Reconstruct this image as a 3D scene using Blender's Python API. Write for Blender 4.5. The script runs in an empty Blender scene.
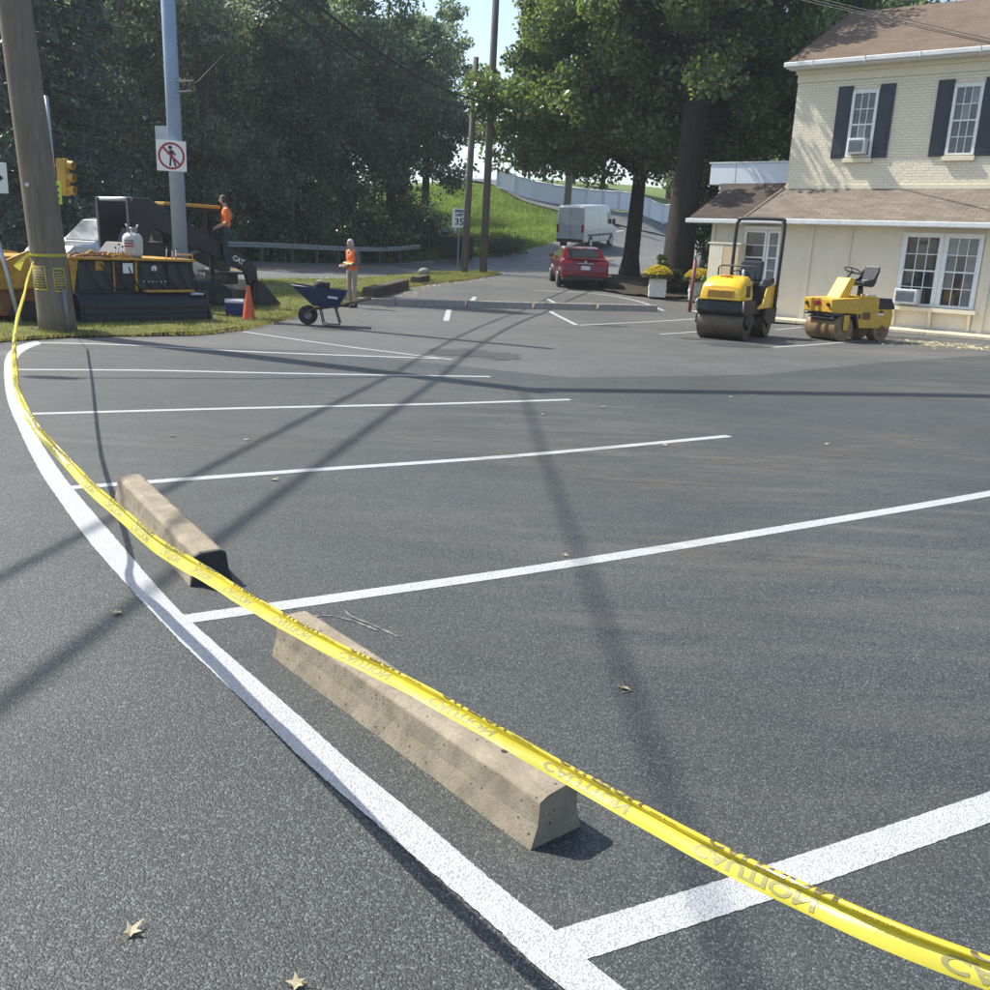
import bpy, bmesh, math, random
import numpy as np
from mathutils import Vector, Matrix

HAZE = .0007
# ------------------------------------------------------------------ camera, sky, sun, exposure
SC = bpy.context.scene
COL = SC.collection
F, HY, ROLL, CH = 950., 246., 2.7, 1.75            # focal length in px of a 990 px frame, horizon row, roll, eye height
_p = math.atan((495 - HY) / F * math.cos(math.radians(ROLL))); _r = math.radians(ROLL)
FW = np.array([0, math.cos(_p), -math.sin(_p)]); _u = np.array([0, math.sin(_p), math.cos(_p)]); _x = np.array([1., 0, 0])
RI = _x * math.cos(_r) + _u * math.sin(_r); UP = -_x * math.sin(_r) + _u * math.cos(_r); EYE = np.array([0, 0, CH])
cam = bpy.data.cameras.new('camera'); camo = bpy.data.objects.new('camera', cam); COL.objects.link(camo)
cam.sensor_width = 36; cam.sensor_fit = 'HORIZONTAL'; cam.lens = 36 * F / 990; cam.clip_start = .05; cam.clip_end = 2000
camo.matrix_world = Matrix(((RI[0], UP[0], -FW[0], 0), (RI[1], UP[1], -FW[1], 0), (RI[2], UP[2], -FW[2], CH), (0, 0, 0, 1)))
SC.camera = camo
SUN_AZ, SUN_EL = -25., 50.                          # direction the light travels on the ground, height of the sun
LD = Vector((math.cos(math.radians(SUN_AZ)) * math.cos(math.radians(SUN_EL)), math.sin(math.radians(SUN_AZ)) * math.cos(math.radians(SUN_EL)), -math.sin(math.radians(SUN_EL))))
world = bpy.data.worlds.new('World'); SC.world = world; world.use_nodes = True
nt = world.node_tree; nt.nodes.clear()
sky = nt.nodes.new('ShaderNodeTexSky'); sky.sky_type = 'NISHITA'; sky.sun_disc = False
sky.sun_elevation = math.radians(SUN_EL); sky.sun_rotation = math.atan2(-LD.x, -LD.y)
sky.air_density = 1.0; sky.dust_density = 1.5; sky.ozone_density = 1.0
bg = nt.nodes.new('ShaderNodeBackground'); bg.inputs[1].default_value = .15
wo = nt.nodes.new('ShaderNodeOutputWorld'); nt.links.new(sky.outputs[0], bg.inputs[0]); nt.links.new(bg.outputs[0], wo.inputs[0])
sun = bpy.data.lights.new('sun', 'SUN'); suno = bpy.data.objects.new('sun', sun); COL.objects.link(suno)
sun.energy = 4.6; sun.angle = math.radians(.53); sun.color = (1, .97, .87); suno.rotation_euler = LD.to_track_quat('-Z', 'Y').to_euler(); suno.location = (-20, 10, 30)
SC.view_settings.view_transform = 'Standard'; SC.view_settings.look = 'None'; SC.view_settings.exposure = .72; SC.view_settings.gamma = 1
SC.view_settings.use_curve_mapping = False
SC.render.engine = 'CYCLES'; SC.cycles.use_denoising = True; SC.cycles.max_bounces = 6; SC.cycles.transparent_max_bounces = 8
SC.cycles.diffuse_bounces = 3; SC.cycles.glossy_bounces = 3; SC.cycles.sample_clamp_indirect = 8

# ------------------------------------------------------------------ height of the land
def ray(x, y): return FW*F + RI*(x-495) + UP*(495-y)
def at(x, y, d):                                    # the point at distance d (along world y) on the sight line
    r = ray(x, y); return Vector(EYE + r*(d/r[1]))
CP = [(-40,32,.15),(-22,31,.12),(-9,32,.2),(-2,40,.42),(3.4,36,.3),(8,44,.6),(5.8,42,.6),(6.5,36,.33),(-40,46,.5),(-25,45,.5),(-12,46,.55),(-4,50,.58),
 (0.3,58,.8),(8,58,1.5),(-4,62,1.4),(-12,62,1.0),(14,85,3.2),(11.5,70,2.0),(14,55,1.0),(20,80,3.2),
 (15,32,.03),(20,36,.1),(12,30,.0),(-60,60,.8),(-60,120,3),(70,120,6),(60,45,.6),(30,32,.05),(-70,20,0),(0,140,11),(-100,200,8),(100,200,10),(0,220,13),(-20,100,5)] \
 + [(x,26,0) for x in (-70,-45,-30,-20,-10,0,10,20,30,50)] + [(x,18,0) for x in (-70,-30,0,30,60)]
FENCE = [(497,188,83),(524,199,82),(560,206,82),(598,210.5,83),(640,214,85),(690,217.5,88),(730,219,92)]
CP += [tuple(at(*p)) for p in FENCE] + [tuple(at(*p)) for p in ((440,262,57.5),(500,258,60),(555,251,64),(614,253,66),(470,240,64),(520,230,68),(495,200,79),(540,215,76),(600,225,77),(640,232,79),(655,244,74))]
_P = np.array(CP, float)
def _phi(r2): return .5 * r2 * np.log(r2 + 1e-9)
def _fit():
    n = len(_P); A = np.zeros((n+3, n+3)); d = ((_P[:,None,:2] - _P[None,:,:2])**2).sum(-1)
    A[:n,:n] = _phi(d) + np.eye(n)*.6; A[:n,n] = 1; A[:n,n+1:] = _P[:,:2]; A[n,:n] = 1; A[n+1:,:n] = _P[:,:2].T
    b = np.zeros(n+3); b[:n] = _P[:,2]; return np.linalg.solve(A, b)
_W = _fit()
def H(x, y):
    x = np.asarray(x, float); y = np.asarray(y, float); n = len(_P)
    z = _W[n] + _W[n+1]*x + _W[n+2]*y
    for i in range(n): z = z + _W[i]*_phi((x-_P[i,0])**2 + (y-_P[i,1])**2)
    t = np.clip((y-25)/5, 0, 1); t = t*t*(3-2*t)
    return z*t
def gp(x, y):                                       # where the sight line meets the land
    r = ray(x, y); r = r/r[1]
    if r[2] < 0 and -CH/r[2] < 25: return Vector(EYE + r*(-CH/r[2]))
    ds = np.linspace(20, 200, 4000); P = EYE[None] + r[None]*ds[:,None]; h = H(P[:,0], P[:,1]); k = int(np.argmax(P[:,2] < h))
    return Vector(P[k])
def hz(x, y): return float(H(x, y))

# ------------------------------------------------------------------ mesh helpers
rnd = random.Random(7)
class MB:
    def __init__(s): s.v = []; s.f = []; s.mi = []; s.cur = 0; s.sm = []; s.smooth = False
    def _add(s, vs, fs, smooth=None):
        o = len(s.v); s.v += [tuple(v) for v in vs]; s.f += [tuple(i+o for i in f) for f in fs]; s.mi += [s.cur]*len(fs)
        s.sm += [s.smooth if smooth is None else smooth]*len(fs); return s
    def box(s, c, size, rot=None, taper=1.):
        hx, hy, hz_ = [a/2 for a in size]; c = Vector(c); vs = []
        for z in (-1, 1):
            k = taper if z > 0 else 1
            for x, y in ((-1,-1),(1,-1),(1,1),(-1,1)):
                v = Vector((x*hx*k, y*hy*k, z*hz_))
                if rot is not None: v = rot @ v
                vs.append(c+v)
        return s._add(vs, [(0,3,2,1),(4,5,6,7),(0,1,5,4),(1,2,6,5),(2,3,7,6),(3,0,4,7)], False)
    def b2(s, a, b): return s.box([(a[i]+b[i])/2 for i in range(3)], [abs(b[i]-a[i]) for i in range(3)])
    def cyl(s, a, b, r0, r1=None, n=14, cap=True):
        a, b = Vector(a), Vector(b); r1 = r0 if r1 is None else r1; d = (b-a).normalized(); q = d.to_track_quat('Z', 'Y'); vs = []
        for p, r in ((a, r0), (b, r1)):
            for i in range(n):
                t = 2*math.pi*i/n; vs.append(p + q @ Vector((r*math.cos(t), r*math.sin(t), 0)))
        s._add(vs, [(i, (i+1) % n, n+(i+1) % n, n+i) for i in range(n)], True)
        if cap:
            o = len(s.v)-2*n; s.f += [tuple(o+i for i in range(n-1,-1,-1)), tuple(o+n+i for i in range(n))]; s.mi += [s.cur]*2; s.sm += [False]*2
        return s
    def tube(s, pts, r, n=8, cap=True):
        pts = [Vector(p) for p in pts]; m = len(pts); rs = r if isinstance(r, (list, tuple)) else [r]*m; vs = []; up = Vector((0,0,1)); prev = None
        for i, p in enumerate(pts):
            d = (pts[min(i+1,m-1)] - pts[max(i-1,0)]).normalized()
            if prev is None:
                x = d.cross(up)
                if x.length < .05: x = d.cross(Vector((0,1,0)))
            else: x = prev - d*prev.dot(d)
            x.normalize(); prev = x; y = d.cross(x)
            for k in range(n):
                t = 2*math.pi*k/n; vs.append(p + (x*math.cos(t) + y*math.sin(t))*rs[i])
        fs = [(i*n+k, i*n+(k+1) % n, (i+1)*n+(k+1) % n, (i+1)*n+k) for i in range(m-1) for k in range(n)]
        s._add(vs, fs, True)
        if cap:
            o = len(s.v)-m*n; s.f += [tuple(o+k for k in range(n-1,-1,-1)), tuple(o+(m-1)*n+k for k in range(n))]; s.mi += [s.cur]*2; s.sm += [False]*2
        return s
    def prism(s, poly, a, b, axis='y'):               # polygon in the plane across axis, extruded from a to b
        def P(u, v, w): return {'y': (u, w, v), 'x': (w, u, v), 'z': (u, v, w)}[axis]
        n = len(poly); vs = [P(u, v, a) for u, v in poly] + [P(u, v, b) for u, v in poly]
        fs = [tuple(range(n)), tuple(range(2*n-1, n-1, -1))] + [(i, n+i, n+(i+1) % n, (i+1) % n) for i in range(n)]
        return s._add(vs, fs, False)
    def lathe(s, prof, n=20, c=(0,0,0)):              # profile of (r, z)
        c = Vector(c); vs = []
        for r, z in prof:
            for k in range(n):
                t = 2*math.pi*k/n; vs.append(c + Vector((r*math.cos(t), r*math.sin(t), z)))
        m = len(prof); return s._add(vs, [(i*n+k, i*n+(k+1) % n, (i+1)*n+(k+1) % n, (i+1)*n+k) for i in range(m-1) for k in range(n)], True)
    def ball(s, c, r, nu=12, nv=8):
        r = r if isinstance(r, (tuple, list)) else (r, r, r); vs = []
        for j in range(nv+1):
            ph = math.pi*j/nv
            for i in range(nu):
                t = 2*math.pi*i/nu; vs.append((c[0]+r[0]*math.sin(ph)*math.cos(t), c[1]+r[1]*math.sin(ph)*math.sin(t), c[2]-r[2]*math.cos(ph)))
        return s._add(vs, [(j*nu+i, j*nu+(i+1) % nu, (j+1)*nu+(i+1) % nu, (j+1)*nu+i) for j in range(nv) for i in range(nu)], True)
    def mesh(s, name, mats):
        me = bpy.data.meshes.new(name); me.from_pydata(s.v, [], s.f)
        for m in (mats if isinstance(mats, (list, tuple)) else [mats]): me.materials.append(M(m))
        me.polygons.foreach_set('material_index', s.mi); me.polygons.foreach_set('use_smooth', s.sm); me.update()
        bm = bmesh.new(); bm.from_mesh(me); bmesh.ops.recalc_face_normals(bm, faces=bm.faces); bm.to_mesh(me); bm.free()
        return me
    def build(s, name, mats, parent=None, bevel=0, seg=2, loc=None, sub=0):
        return obj(name, s.mesh(name, mats), parent, bevel, seg, loc, sub)
def obj(name, me, parent=None, bevel=0, seg=2, loc=None, sub=0):
    o = bpy.data.objects.new(name, me); COL.objects.link(o)
    if parent is not None: o.parent = parent
    if loc is not None: o.location = loc
    if bevel:
        b = o.modifiers.new('bevel', 'BEVEL'); b.width = bevel; b.segments = seg; b.limit_method = 'ANGLE'; b.angle_limit = math.radians(35)
    if sub:
        q = o.modifiers.new('sub', 'SUBSURF'); q.levels = sub; q.render_levels = sub
    return o
def tag(o, label, cat, group=None):
    o['label'] = label; o['category'] = cat
    if group: o['group'] = group
    return o
def thing(name, label, cat, loc=(0,0,0), rz=0., group=None):
    o = bpy.data.objects.new(name, None); COL.objects.link(o); o.empty_display_size = .2
    o.location = loc; o.rotation_euler = (0, 0, rz); return tag(o, label, cat, group)
def struct(o, kind='structure'): o['kind'] = kind; return o
def copy_tree(o, parent=None):
    c = o.copy(); COL.objects.link(c); c.parent = parent
    for ch in list(o.children): copy_tree(ch, c)
    return c
def raw_mesh(name, V, Fq, mat, smooth=False):         # numpy quads or triangles
    V = np.asarray(V, np.float32); Fq = np.asarray(Fq, np.int32); k = Fq.shape[1]
    me = bpy.data.meshes.new(name); me.vertices.add(len(V)); me.vertices.foreach_set('co', V.ravel())
    me.loops.add(Fq.size); me.loops.foreach_set('vertex_index', Fq.ravel())
    me.polygons.add(len(Fq)); me.polygons.foreach_set('loop_start', np.arange(0, Fq.size, k, dtype=np.int32))
    if smooth: me.polygons.foreach_set('use_smooth', np.ones(len(Fq), bool))
    me.update(calc_edges=True); me.materials.append(M(mat)); return me
def text_mesh(s, size, bold=0.):
    c = bpy.data.curves.new('t', 'FONT'); c.body = s; c.size = size; c.align_x = 'CENTER'; c.align_y = 'CENTER'; c.offset = bold; c.resolution_u = 3
    o = bpy.data.objects.new('t', c); COL.objects.link(o); bpy.context.view_layer.update()
    me = bpy.data.meshes.new_from_object(o.evaluated_get(bpy.context.evaluated_depsgraph_get())); bpy.data.objects.remove(o); bpy.data.curves.remove(c)
    return me
def lettering(name, s, size, mat, parent, loc, rot, bold=0.):
    me = text_mesh(s, size, bold); me.materials.clear(); me.materials.append(M(mat)); o = obj(name, me, parent); o.location = loc; o.rotation_euler = rot; return o
def cat_rom(P, n=8):
    P = [Vector(p) for p in P]; out = []
    for i in range(len(P)-1):
        a, b, c, d = P[max(i-1,0)], P[i], P[i+1], P[min(i+2,len(P)-1)]
        for k in range(n):
            t = k/n; out.append(.5*((2*b)+(c-a)*t+(2*a-5*b+4*c-d)*t*t+(3*b-a-3*c+d)*t**3))
    return out + [P[-1]]

# ------------------------------------------------------------------ materials
_M = {}
def M(n): return _M[n] if isinstance(n, str) else n
class NB:
    def __init__(s, name):
        m = bpy.data.materials.new(name); m.use_nodes = True; s.m = m; s.t = m.node_tree; s.t.nodes.clear()
        s.out = s.n('ShaderNodeOutputMaterial'); s.tc = s.n('ShaderNodeTexCoord'); _M[name] = m
    def n(s, k, **kw):
        q = s.t.nodes.new(k)
        for a, b in kw.items(): setattr(q, a, b)
        return q
    def l(s, a, b): s.t.links.new(a, b)
    def noise(s, scale, detail=3, rough=.55, vec=None, dist=0.):
        q = s.n('ShaderNodeTexNoise'); q.inputs['Scale'].default_value = scale; q.inputs['Detail'].default_value = detail; q.inputs['Roughness'].default_value = rough; q.inputs['Distortion'].default_value = dist
        s.l(vec if vec is not None else s.tc.outputs['Object'], q.inputs['Vector']); return q.outputs['Fac']
    def vor(s, scale, out='Distance', vec=None, feature='F1'):
        q = s.n('ShaderNodeTexVoronoi', feature=feature); q.inputs['Scale'].default_value = scale
        s.l(vec if vec is not None else s.tc.outputs['Object'], q.inputs['Vector']); return q.outputs[out]
    def ramp(s, fac, stops, interp='LINEAR'):
        q = s.n('ShaderNodeValToRGB'); q.color_ramp.interpolation = interp; e = q.color_ramp.elements
        while len(e) > 1: e.remove(e[-1])
        for i, (p, c) in enumerate(stops):
            k = e[0] if i == 0 else e.new(p); k.position = p; k.color = (*c, 1) if len(c) == 3 else c
        s.l(fac, q.inputs[0]); return q.outputs[0]
    def mix(s, fac, a, b, mode='MIX'):
        q = s.n('ShaderNodeMix', data_type='RGBA', blend_type=mode)
        for sock, v in ((q.inputs[0], fac), (q.inputs[6], a), (q.inputs[7], b)):
            if isinstance(v, (int, float)): sock.default_value = v
            elif isinstance(v, tuple): sock.default_value = (*v, 1)
            else: s.l(v, sock)
        return q.outputs[2]
    def math(s, op, a, b=0.):
        q = s.n('ShaderNodeMath', operation=op)
        for sock, v in ((q.inputs[0], a), (q.inputs[1], b)):
            if isinstance(v, (int, float)): sock.default_value = v
            else: s.l(v, sock)
        return q.outputs[0]
    def mapv(s, scale=(1,1,1), rot=(0,0,0), src='Object'):
        q = s.n('ShaderNodeMapping'); q.inputs['Scale'].default_value = scale; q.inputs['Rotation'].default_value = rot; s.l(s.tc.outputs[src], q.inputs[0]); return q.outputs[0]
    def bump(s, h, strength=.3, dist=.01, normal=None):
        q = s.n('ShaderNodeBump'); q.inputs['Strength'].default_value = strength; q.inputs['Distance'].default_value = dist; s.l(h, q.inputs['Height'])
        if normal is not None: s.l(normal, q.inputs['Normal'])
        return q.outputs[0]
    def bsdf(s, col, rough=.6, metal=0., spec=.5, normal=None, coat=0., **kw):
        q = s.n('ShaderNodeBsdfPrincipled')
        for k, v in (('Base Color', col), ('Roughness', rough), ('Metallic', metal), ('Specular IOR Level', spec), ('Coat Weight', coat)):
            if isinstance(v, (int, float)): q.inputs[k].default_value = v
            elif isinstance(v, tuple): q.inputs[k].default_value = (*v, 1)
            else: s.l(v, q.inputs[k])
        if normal is not None: s.l(normal, q.inputs['Normal'])
        s.l(q.outputs[0], s.out.inputs[0]); return q
def pm(name, col, rough=.6, metal=0., var=.18, scale=6., bump=0., bscale=60., dirt=None, dirt_amt=.5, spec=.5, coat=0., bdist=.005):
    b = NB(name); dk = tuple(c*(1-var) for c in col); lt = tuple(min(1, c*(1+var)) for c in col)
    c = b.ramp(b.noise(scale, 4, .6), [(.25, dk), (.75, lt)])
    if dirt: c = b.mix(b.ramp(b.noise(scale*2.3, 5, .7), [(.5-.25*dirt_amt, (0,0,0)), (.78, (dirt_amt,)*3)]), c, dirt)
    nrm = b.bump(b.noise(bscale, 3, .6), bump, bdist) if bump else None
    rv = b.math('ADD', b.math('MULTIPLY', b.noise(scale*3, 3), .2), rough-.1)
    b.bsdf(c, rv, metal, spec, nrm, coat); return b
def make_materials():
    # asphalt: bound stones, rolled smooth, dust patches
    def asphalt(name, base, stone, scale, dust, bumpk, streak=True):
        b = NB(name); cell = b.vor(scale, 'Color'); d = b.vor(scale, 'Distance')
        sep = b.n('ShaderNodeSeparateColor'); b.l(cell, sep.inputs[0])
        g = b.ramp(sep.outputs[0], [(0, tuple(c*.55 for c in base)), (.55, base), (.86, stone), (1, tuple(min(1, c*2.0) for c in stone))])
        g2 = b.ramp(b.noise(scale*.45, 2, .7), [(.3, (.62,)*3), (.72, (1.3,)*3)]); g = b.mix(1., g, g2, 'MULTIPLY')
        pat = b.ramp(b.noise(.55, 5, .6), [(.3, (.8,)*3), (.7, (1.18,)*3)]); g = b.mix(1., g, pat, 'MULTIPLY')
        sv = b.mapv((.22, 1.5, 1), (0, 0, math.radians(-28)))
        dm = b.math('MULTIPLY', b.math('MULTIPLY', b.ramp(b.noise(.9, 7, .72, sv, 2.2), [(.45, (0,0,0)), (.68, (1,1,1))]), b.ramp(b.noise(.16, 3, .5), [(.42, (0,0,0)), (.62, (1,1,1))])), dust)
        g = b.mix(dm, g, (.155, .138, .115)); fine = b.ramp(b.noise(2.6, 6, .7), [(.52, (0,0,0)), (.8, (.35,)*3)])
        g = b.mix(b.math('MULTIPLY', fine, dust), g, (.13, .122, .108))
        hgt = b.math('ADD', b.math('MULTIPLY', d, -1.), b.math('MULTIPLY', b.noise(scale*.3, 3), .8))
        n = b.bump(hgt, bumpk, 1.6/scale)
        b.bsdf(g, b.math('ADD', b.math('MULTIPLY', b.noise(3, 4), .18), .56), 0, .5, n)
    asphalt('asphalt_old', (.035,.039,.0395), (.07,.0755,.0755), 165, .3, .36)
    asphalt('asphalt_new', (.037,.0412,.0405), (.066,.071,.069), 200, .5, .33)
    asphalt('asphalt_road', (.10,.103,.105), (.16,.163,.165), 60, .6, .3)
    asphalt('asphalt_far', (.07,.071,.067), (.122,.122,.116), 150, .7, .4)
    asphalt('asphalt_patch', (.036,.036,.037), (.07,.07,.07), 120, .25, .4)
    b = NB('dust_film'); at_ = b.n('ShaderNodeAttribute'); at_.attribute_name = 'fade'; nz = b.ramp(b.noise(5, 6, .7, b.mapv((.5,1.6,1), (0,0,math.radians(15)))), [(.42, (0,0,0)), (.72, (1,1,1))])
    tr_ = b.n('ShaderNodeBsdfTransparent'); df = b.n('ShaderNodeBsdfDiffuse'); df.inputs[0].default_value = (.2,.178,.152,1); mx = b.n('ShaderNodeMixShader'); b.l(b.math('MULTIPLY', b.math('MULTIPLY', at_.outputs['Fac'], nz), .5), mx.inputs[0]); b.l(tr_.outputs[0], mx.inputs[1]); b.l(df.outputs[0], mx.inputs[2]); b.l(mx.outputs[0], b.out.inputs[0])
    b = NB('chalk'); b.bsdf(b.ramp(b.noise(40, 4, .7), [(.35, (.06,.06,.06)), (.65, (.26,.25,.23))]), .9)
    # road paint with grain and worn pits
    b = NB('paint_white'); w = b.ramp(b.vor(150, 'Distance'), [(.0, (.34,.345,.34)), (.4, (.46,.465,.46)), (.8, (.28,.285,.285))])
    w = b.mix(b.ramp(b.noise(85, 4, .75), [(.53, (0,0,0)), (.7, (.8,)*3)]), w, (.2,.205,.21)); w = b.mix(b.ramp(b.noise(2.2, 4), [(.5, (0,0,0)), (.8, (.35,)*3)]), w, (.5,.49,.46))
    b.bsdf(w, .6, 0, .4, b.bump(b.vor(150), .45, .006))
    b = NB('paint_yellow'); b.bsdf(b.ramp(b.noise(9, 4), [(.3, (.5,.3,.03)), (.7, (.62,.4,.06))]), .6)
    # concrete of the wheel stops
    def concrete(name, c0, c1, pit):
        b = NB(name); c = b.ramp(b.noise(7, 6, .65), [(.28, c0), (.72, c1)])
        c = b.mix(b.ramp(b.noise(55, 4, .7), [(.45, (0,0,0)), (.75, (.5,)*3)]), c, tuple(x*.55 for x in c0))
        pv = b.vor(38, 'Distance'); pr = b.vor(38, 'Color'); sp = b.n('ShaderNodeSeparateColor'); b.l(pr, sp.inputs[0])
        pits = b.math('MULTIPLY', b.math('LESS_THAN', pv, .19), b.math('GREATER_THAN', sp.outputs[0], .7))
        c = b.mix(b.math('MULTIPLY', pits, pit), c, (.06,.055,.05)); c = b.mix(b.ramp(b.noise(3.1, 5, .7), [(.52, (0,0,0)), (.75, (.45,)*3)]), c, (.2,.17,.135))
        hgt = b.math('ADD', b.math('MULTIPLY', pits, -1.), b.math('MULTIPLY', b.noise(110, 4, .7), .55)); b.bsdf(c, .85, 0, .3, b.bump(hgt, .8, .006))
    concrete('concrete_tan', (.20,.165,.118), (.35,.295,.215), .9); concrete('concrete_grey', (.26,.235,.195), (.38,.35,.30), .6); concrete('sidewalk_concrete', (.5,.42,.31), (.62,.54,.42), .2)
    pm('tar', (.028,.029,.03), .7, var=.4, scale=20, bump=.6, bscale=90)
    # caution tape: thin yellow film that lets light through
    def film(name, col, tr, rough=.28):
        b = NB(name); p = b.n('ShaderNodeBsdfPrincipled'); p.inputs['Base Color'].default_value = (*col, 1); p.inputs['Roughness'].default_value = rough
        q = b.n('ShaderNodeBsdfTranslucent'); q.inputs[0].default_value = (*col, 1); mx = b.n('ShaderNodeMixShader'); mx.inputs[0].default_value = tr
        b.l(b.bump(b.noise(14, 3), .25, .01), p.inputs['Normal']); b.l(p.outputs[0], mx.inputs[1]); b.l(q.outputs[0], mx.inputs[2]); b.l(mx.outputs[0], b.out.inputs[0])
    film('tape_yellow', (.76, .665, .08), .4, .35); film('tape_fold', (.68, .56, .045), .34, .35); film('tape_ghost', (.40,.375,.17), .4, .4); film('tape_ink', (.10,.08,.02), .05)
    # leaves
    def leaf(name, stops, trans=.4, gloss=.45, tint=(1.5, 1.6, .6)):
        b = NB(name); g = b.n('ShaderNodeNewGeometry'); c = b.ramp(g.outputs['Random Per Island'], stops)
        c = b.mix(1., c, b.ramp(b.noise(.35, 3), [(.3, (.7,)*3), (.7, (1.25,)*3)]), 'MULTIPLY')
        p = b.n('ShaderNodeBsdfPrincipled'); b.l(c, p.inputs['Base Color']); p.inputs['Roughness'].default_value = gloss; p.inputs['Specular IOR Level'].default_value = .55
        q = b.n('ShaderNodeBsdfTranslucent'); b.l(b.mix(1., c, tint, 'MULTIPLY'), q.inputs[0])
        mx = b.n('ShaderNodeMixShader'); mx.inputs[0].default_value = trans; b.l(p.outputs[0], mx.inputs[1]); b.l(q.outputs[0], mx.inputs[2]); b.l(mx.outputs[0], b.out.inputs[0])
    leaf('leaf_maple', [(0, (.06,.10,.045)), (.5, (.105,.155,.062)), (.9, (.2,.245,.11)), (.985, (.24,.27,.14)), (1, (.3,.15,.04))], .42, .28)
    leaf('leaf_wood', [(0, (.075,.11,.07)), (.45, (.15,.19,.12)), (.8, (.28,.31,.21)), (1, (.46,.48,.36))], .58, .25, (1.35,1.4,1.0))  # sunlit flecks put into the palest random leaf tones
    leaf('leaf_dark', [(0, (.042,.072,.048)), (.5, (.085,.125,.075)), (.85, (.17,.215,.13)), (1, (.33,.37,.25))], .56, .25, (1.35,1.45,.9))
    leaf('leaf_conifer', [(0, (.022,.045,.04)), (1, (.05,.08,.06))], .2)
    leaf('leaf_shrub', [(0, (.035,.05,.02)), (.7, (.07,.09,.03)), (1, (.14,.13,.05))], .3)
    leaf('leaf_grass', [(0, (.10,.14,.03)), (.5, (.17,.21,.055)), (.8, (.26,.26,.09)), (1, (.38,.33,.17))], .4, .6)
    leaf('leaf_lawn', [(0, (.10,.16,.035)), (.6, (.155,.22,.055)), (1, (.25,.27,.10))], .45, .6)
    leaf('leaf_drygrass', [(0, (.13,.12,.05)), (.5, (.24,.2,.09)), (1, (.38,.3,.16))], .35, .7)
    leaf('leaf_dry', [(0, (.45,.38,.22)), (.5, (.58,.52,.38)), (.8, (.34,.24,.12)), (1, (.68,.64,.54))], .3, .7)
    leaf('petal_yellow', [(0, (.35,.25,.02)), (.5, (.55,.42,.03)), (1, (.68,.55,.06))], .3, .6)
    # ground
    b = NB('turf'); c = b.ramp(b.noise(.5, 6, .65), [(.25, (.095,.14,.032)), (.55, (.15,.20,.055)), (.8, (.24,.25,.095))]); c = b.mix(b.ramp(b.noise(6, 5, .7), [(.4, (0,0,0)), (.75, (.6,)*3)]), c, (.06,.085,.02))
    b.bsdf(c, .9, 0, .2, b.bump(b.noise(5, 5, .7), 1., .15))
    b = NB('turf_verge'); c = b.ramp(b.noise(1.1, 6, .65), [(.25, (.09,.115,.03)), (.55, (.16,.16,.06)), (.8, (.26,.22,.12))]); b.bsdf(c, .9, 0, .2, b.bump(b.noise(30, 5, .7), 1., .05))
    b = NB('mulch'); b.bsdf(b.ramp(b.noise(14, 6, .7), [(.3, (.03,.024,.018)), (.7, (.085,.065,.045))]), .9, 0, .2, b.bump(b.noise(40, 5, .7), 1., .04))
    # wood, bark
    def woodm(name, c0, c1, sc=(14,14,.7), bumpk=.5):
        b = NB(name); v = b.mapv(sc); g = b.noise(1.6, 6, .65, v, .6); c = b.ramp(g, [(.25, c0), (.75, c1)]); c = b.mix(b.ramp(b.noise(1.2, 4), [(.45, (0,0,0)), (.75, (.4,)*3)]), c, tuple(x*.6 for x in c0)); b.bsdf(c, .85, 0, .25, b.bump(g, bumpk, .02))
    woodm('pole_wood', (.13,.106,.078), (.25,.205,.15)); woodm('pole_grey', (.10,.09,.08), (.19,.175,.155)); woodm('bark', (.016,.014,.011), (.048,.04,.032), (7,7,1.4), 1.); woodm('bark_pale', (.06,.055,.045), (.14,.125,.1), (7,7,1.4), .8); woodm('old_tie', (.06,.045,.032), (.17,.13,.095), (2,14,14), .8)
    # metal and paint
    pm('steel_blue', (.27,.345,.46), .45, .1, .1, 3, .1, 40); pm('galv', (.42,.44,.46), .45, .6, .15, 7); pm('galv_dull', (.2,.21,.22), .55, .4, .2, 7)
    pm('machine_black', (.012,.0125,.014), .5, 0, .4, 5, .25, 70, (.035,.031,.027), .45); pm('rubber', (.018,.018,.019), .75, 0, .3, 12, .3, 60, (.09,.08,.07), .4); pm('panel_dark', (.018,.019,.022), .45, 0, .3, 6, .15, 60, (.05,.043,.034), .5)
    pm('roller_yellow', (.80,.47,.012), .32, 0, .07, 3, 0, 60, (.45,.28,.05), .25, coat=.3); pm('old_yellow', (.70,.40,.03), .5, 0, .14, 5, .1, 60, (.3,.2,.07), .55); pm('paver_yellow', (.62,.32,.025), .5, 0, .2, 6, .2, 60, (.13,.07,.03), .8); pm('rust', (.2,.09,.04), .85, 0, .4, 14, .5, 50)
    pm('drum_steel', (.085,.07,.05), .5, .55, .3, 5, .15, 90, (.2,.15,.09), .6); pm('drum_rust', (.26,.18,.10), .55, .35, .25, 5, .2, 90, (.13,.075,.03), .7); pm('seat_vinyl', (.02,.021,.024), .35, 0, .2, 9, .1, 80); pm('tank_white', (.62,.6,.56), .5, 0, .1, 8, 0, 60, (.2,.15,.1), .6)
    pm('sign_white', (.75,.75,.74), .4, 0, .05, 5); pm('sign_red', (.35,.02,.035), .45, 0, .1, 5); pm('sign_black', (.012,.012,.013), .5, 0, .1, 5); pm('sign_lime', (.55,.62,.03), .4, 0, .08, 5); pm('signal_yellow', (.50,.27,.03), .45, 0, .1, 5); pm('notice_yellow', (.66,.5,.03), .5, 0, .1, 8); pm('lens_dark', (.03,.012,.01), .2)
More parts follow.
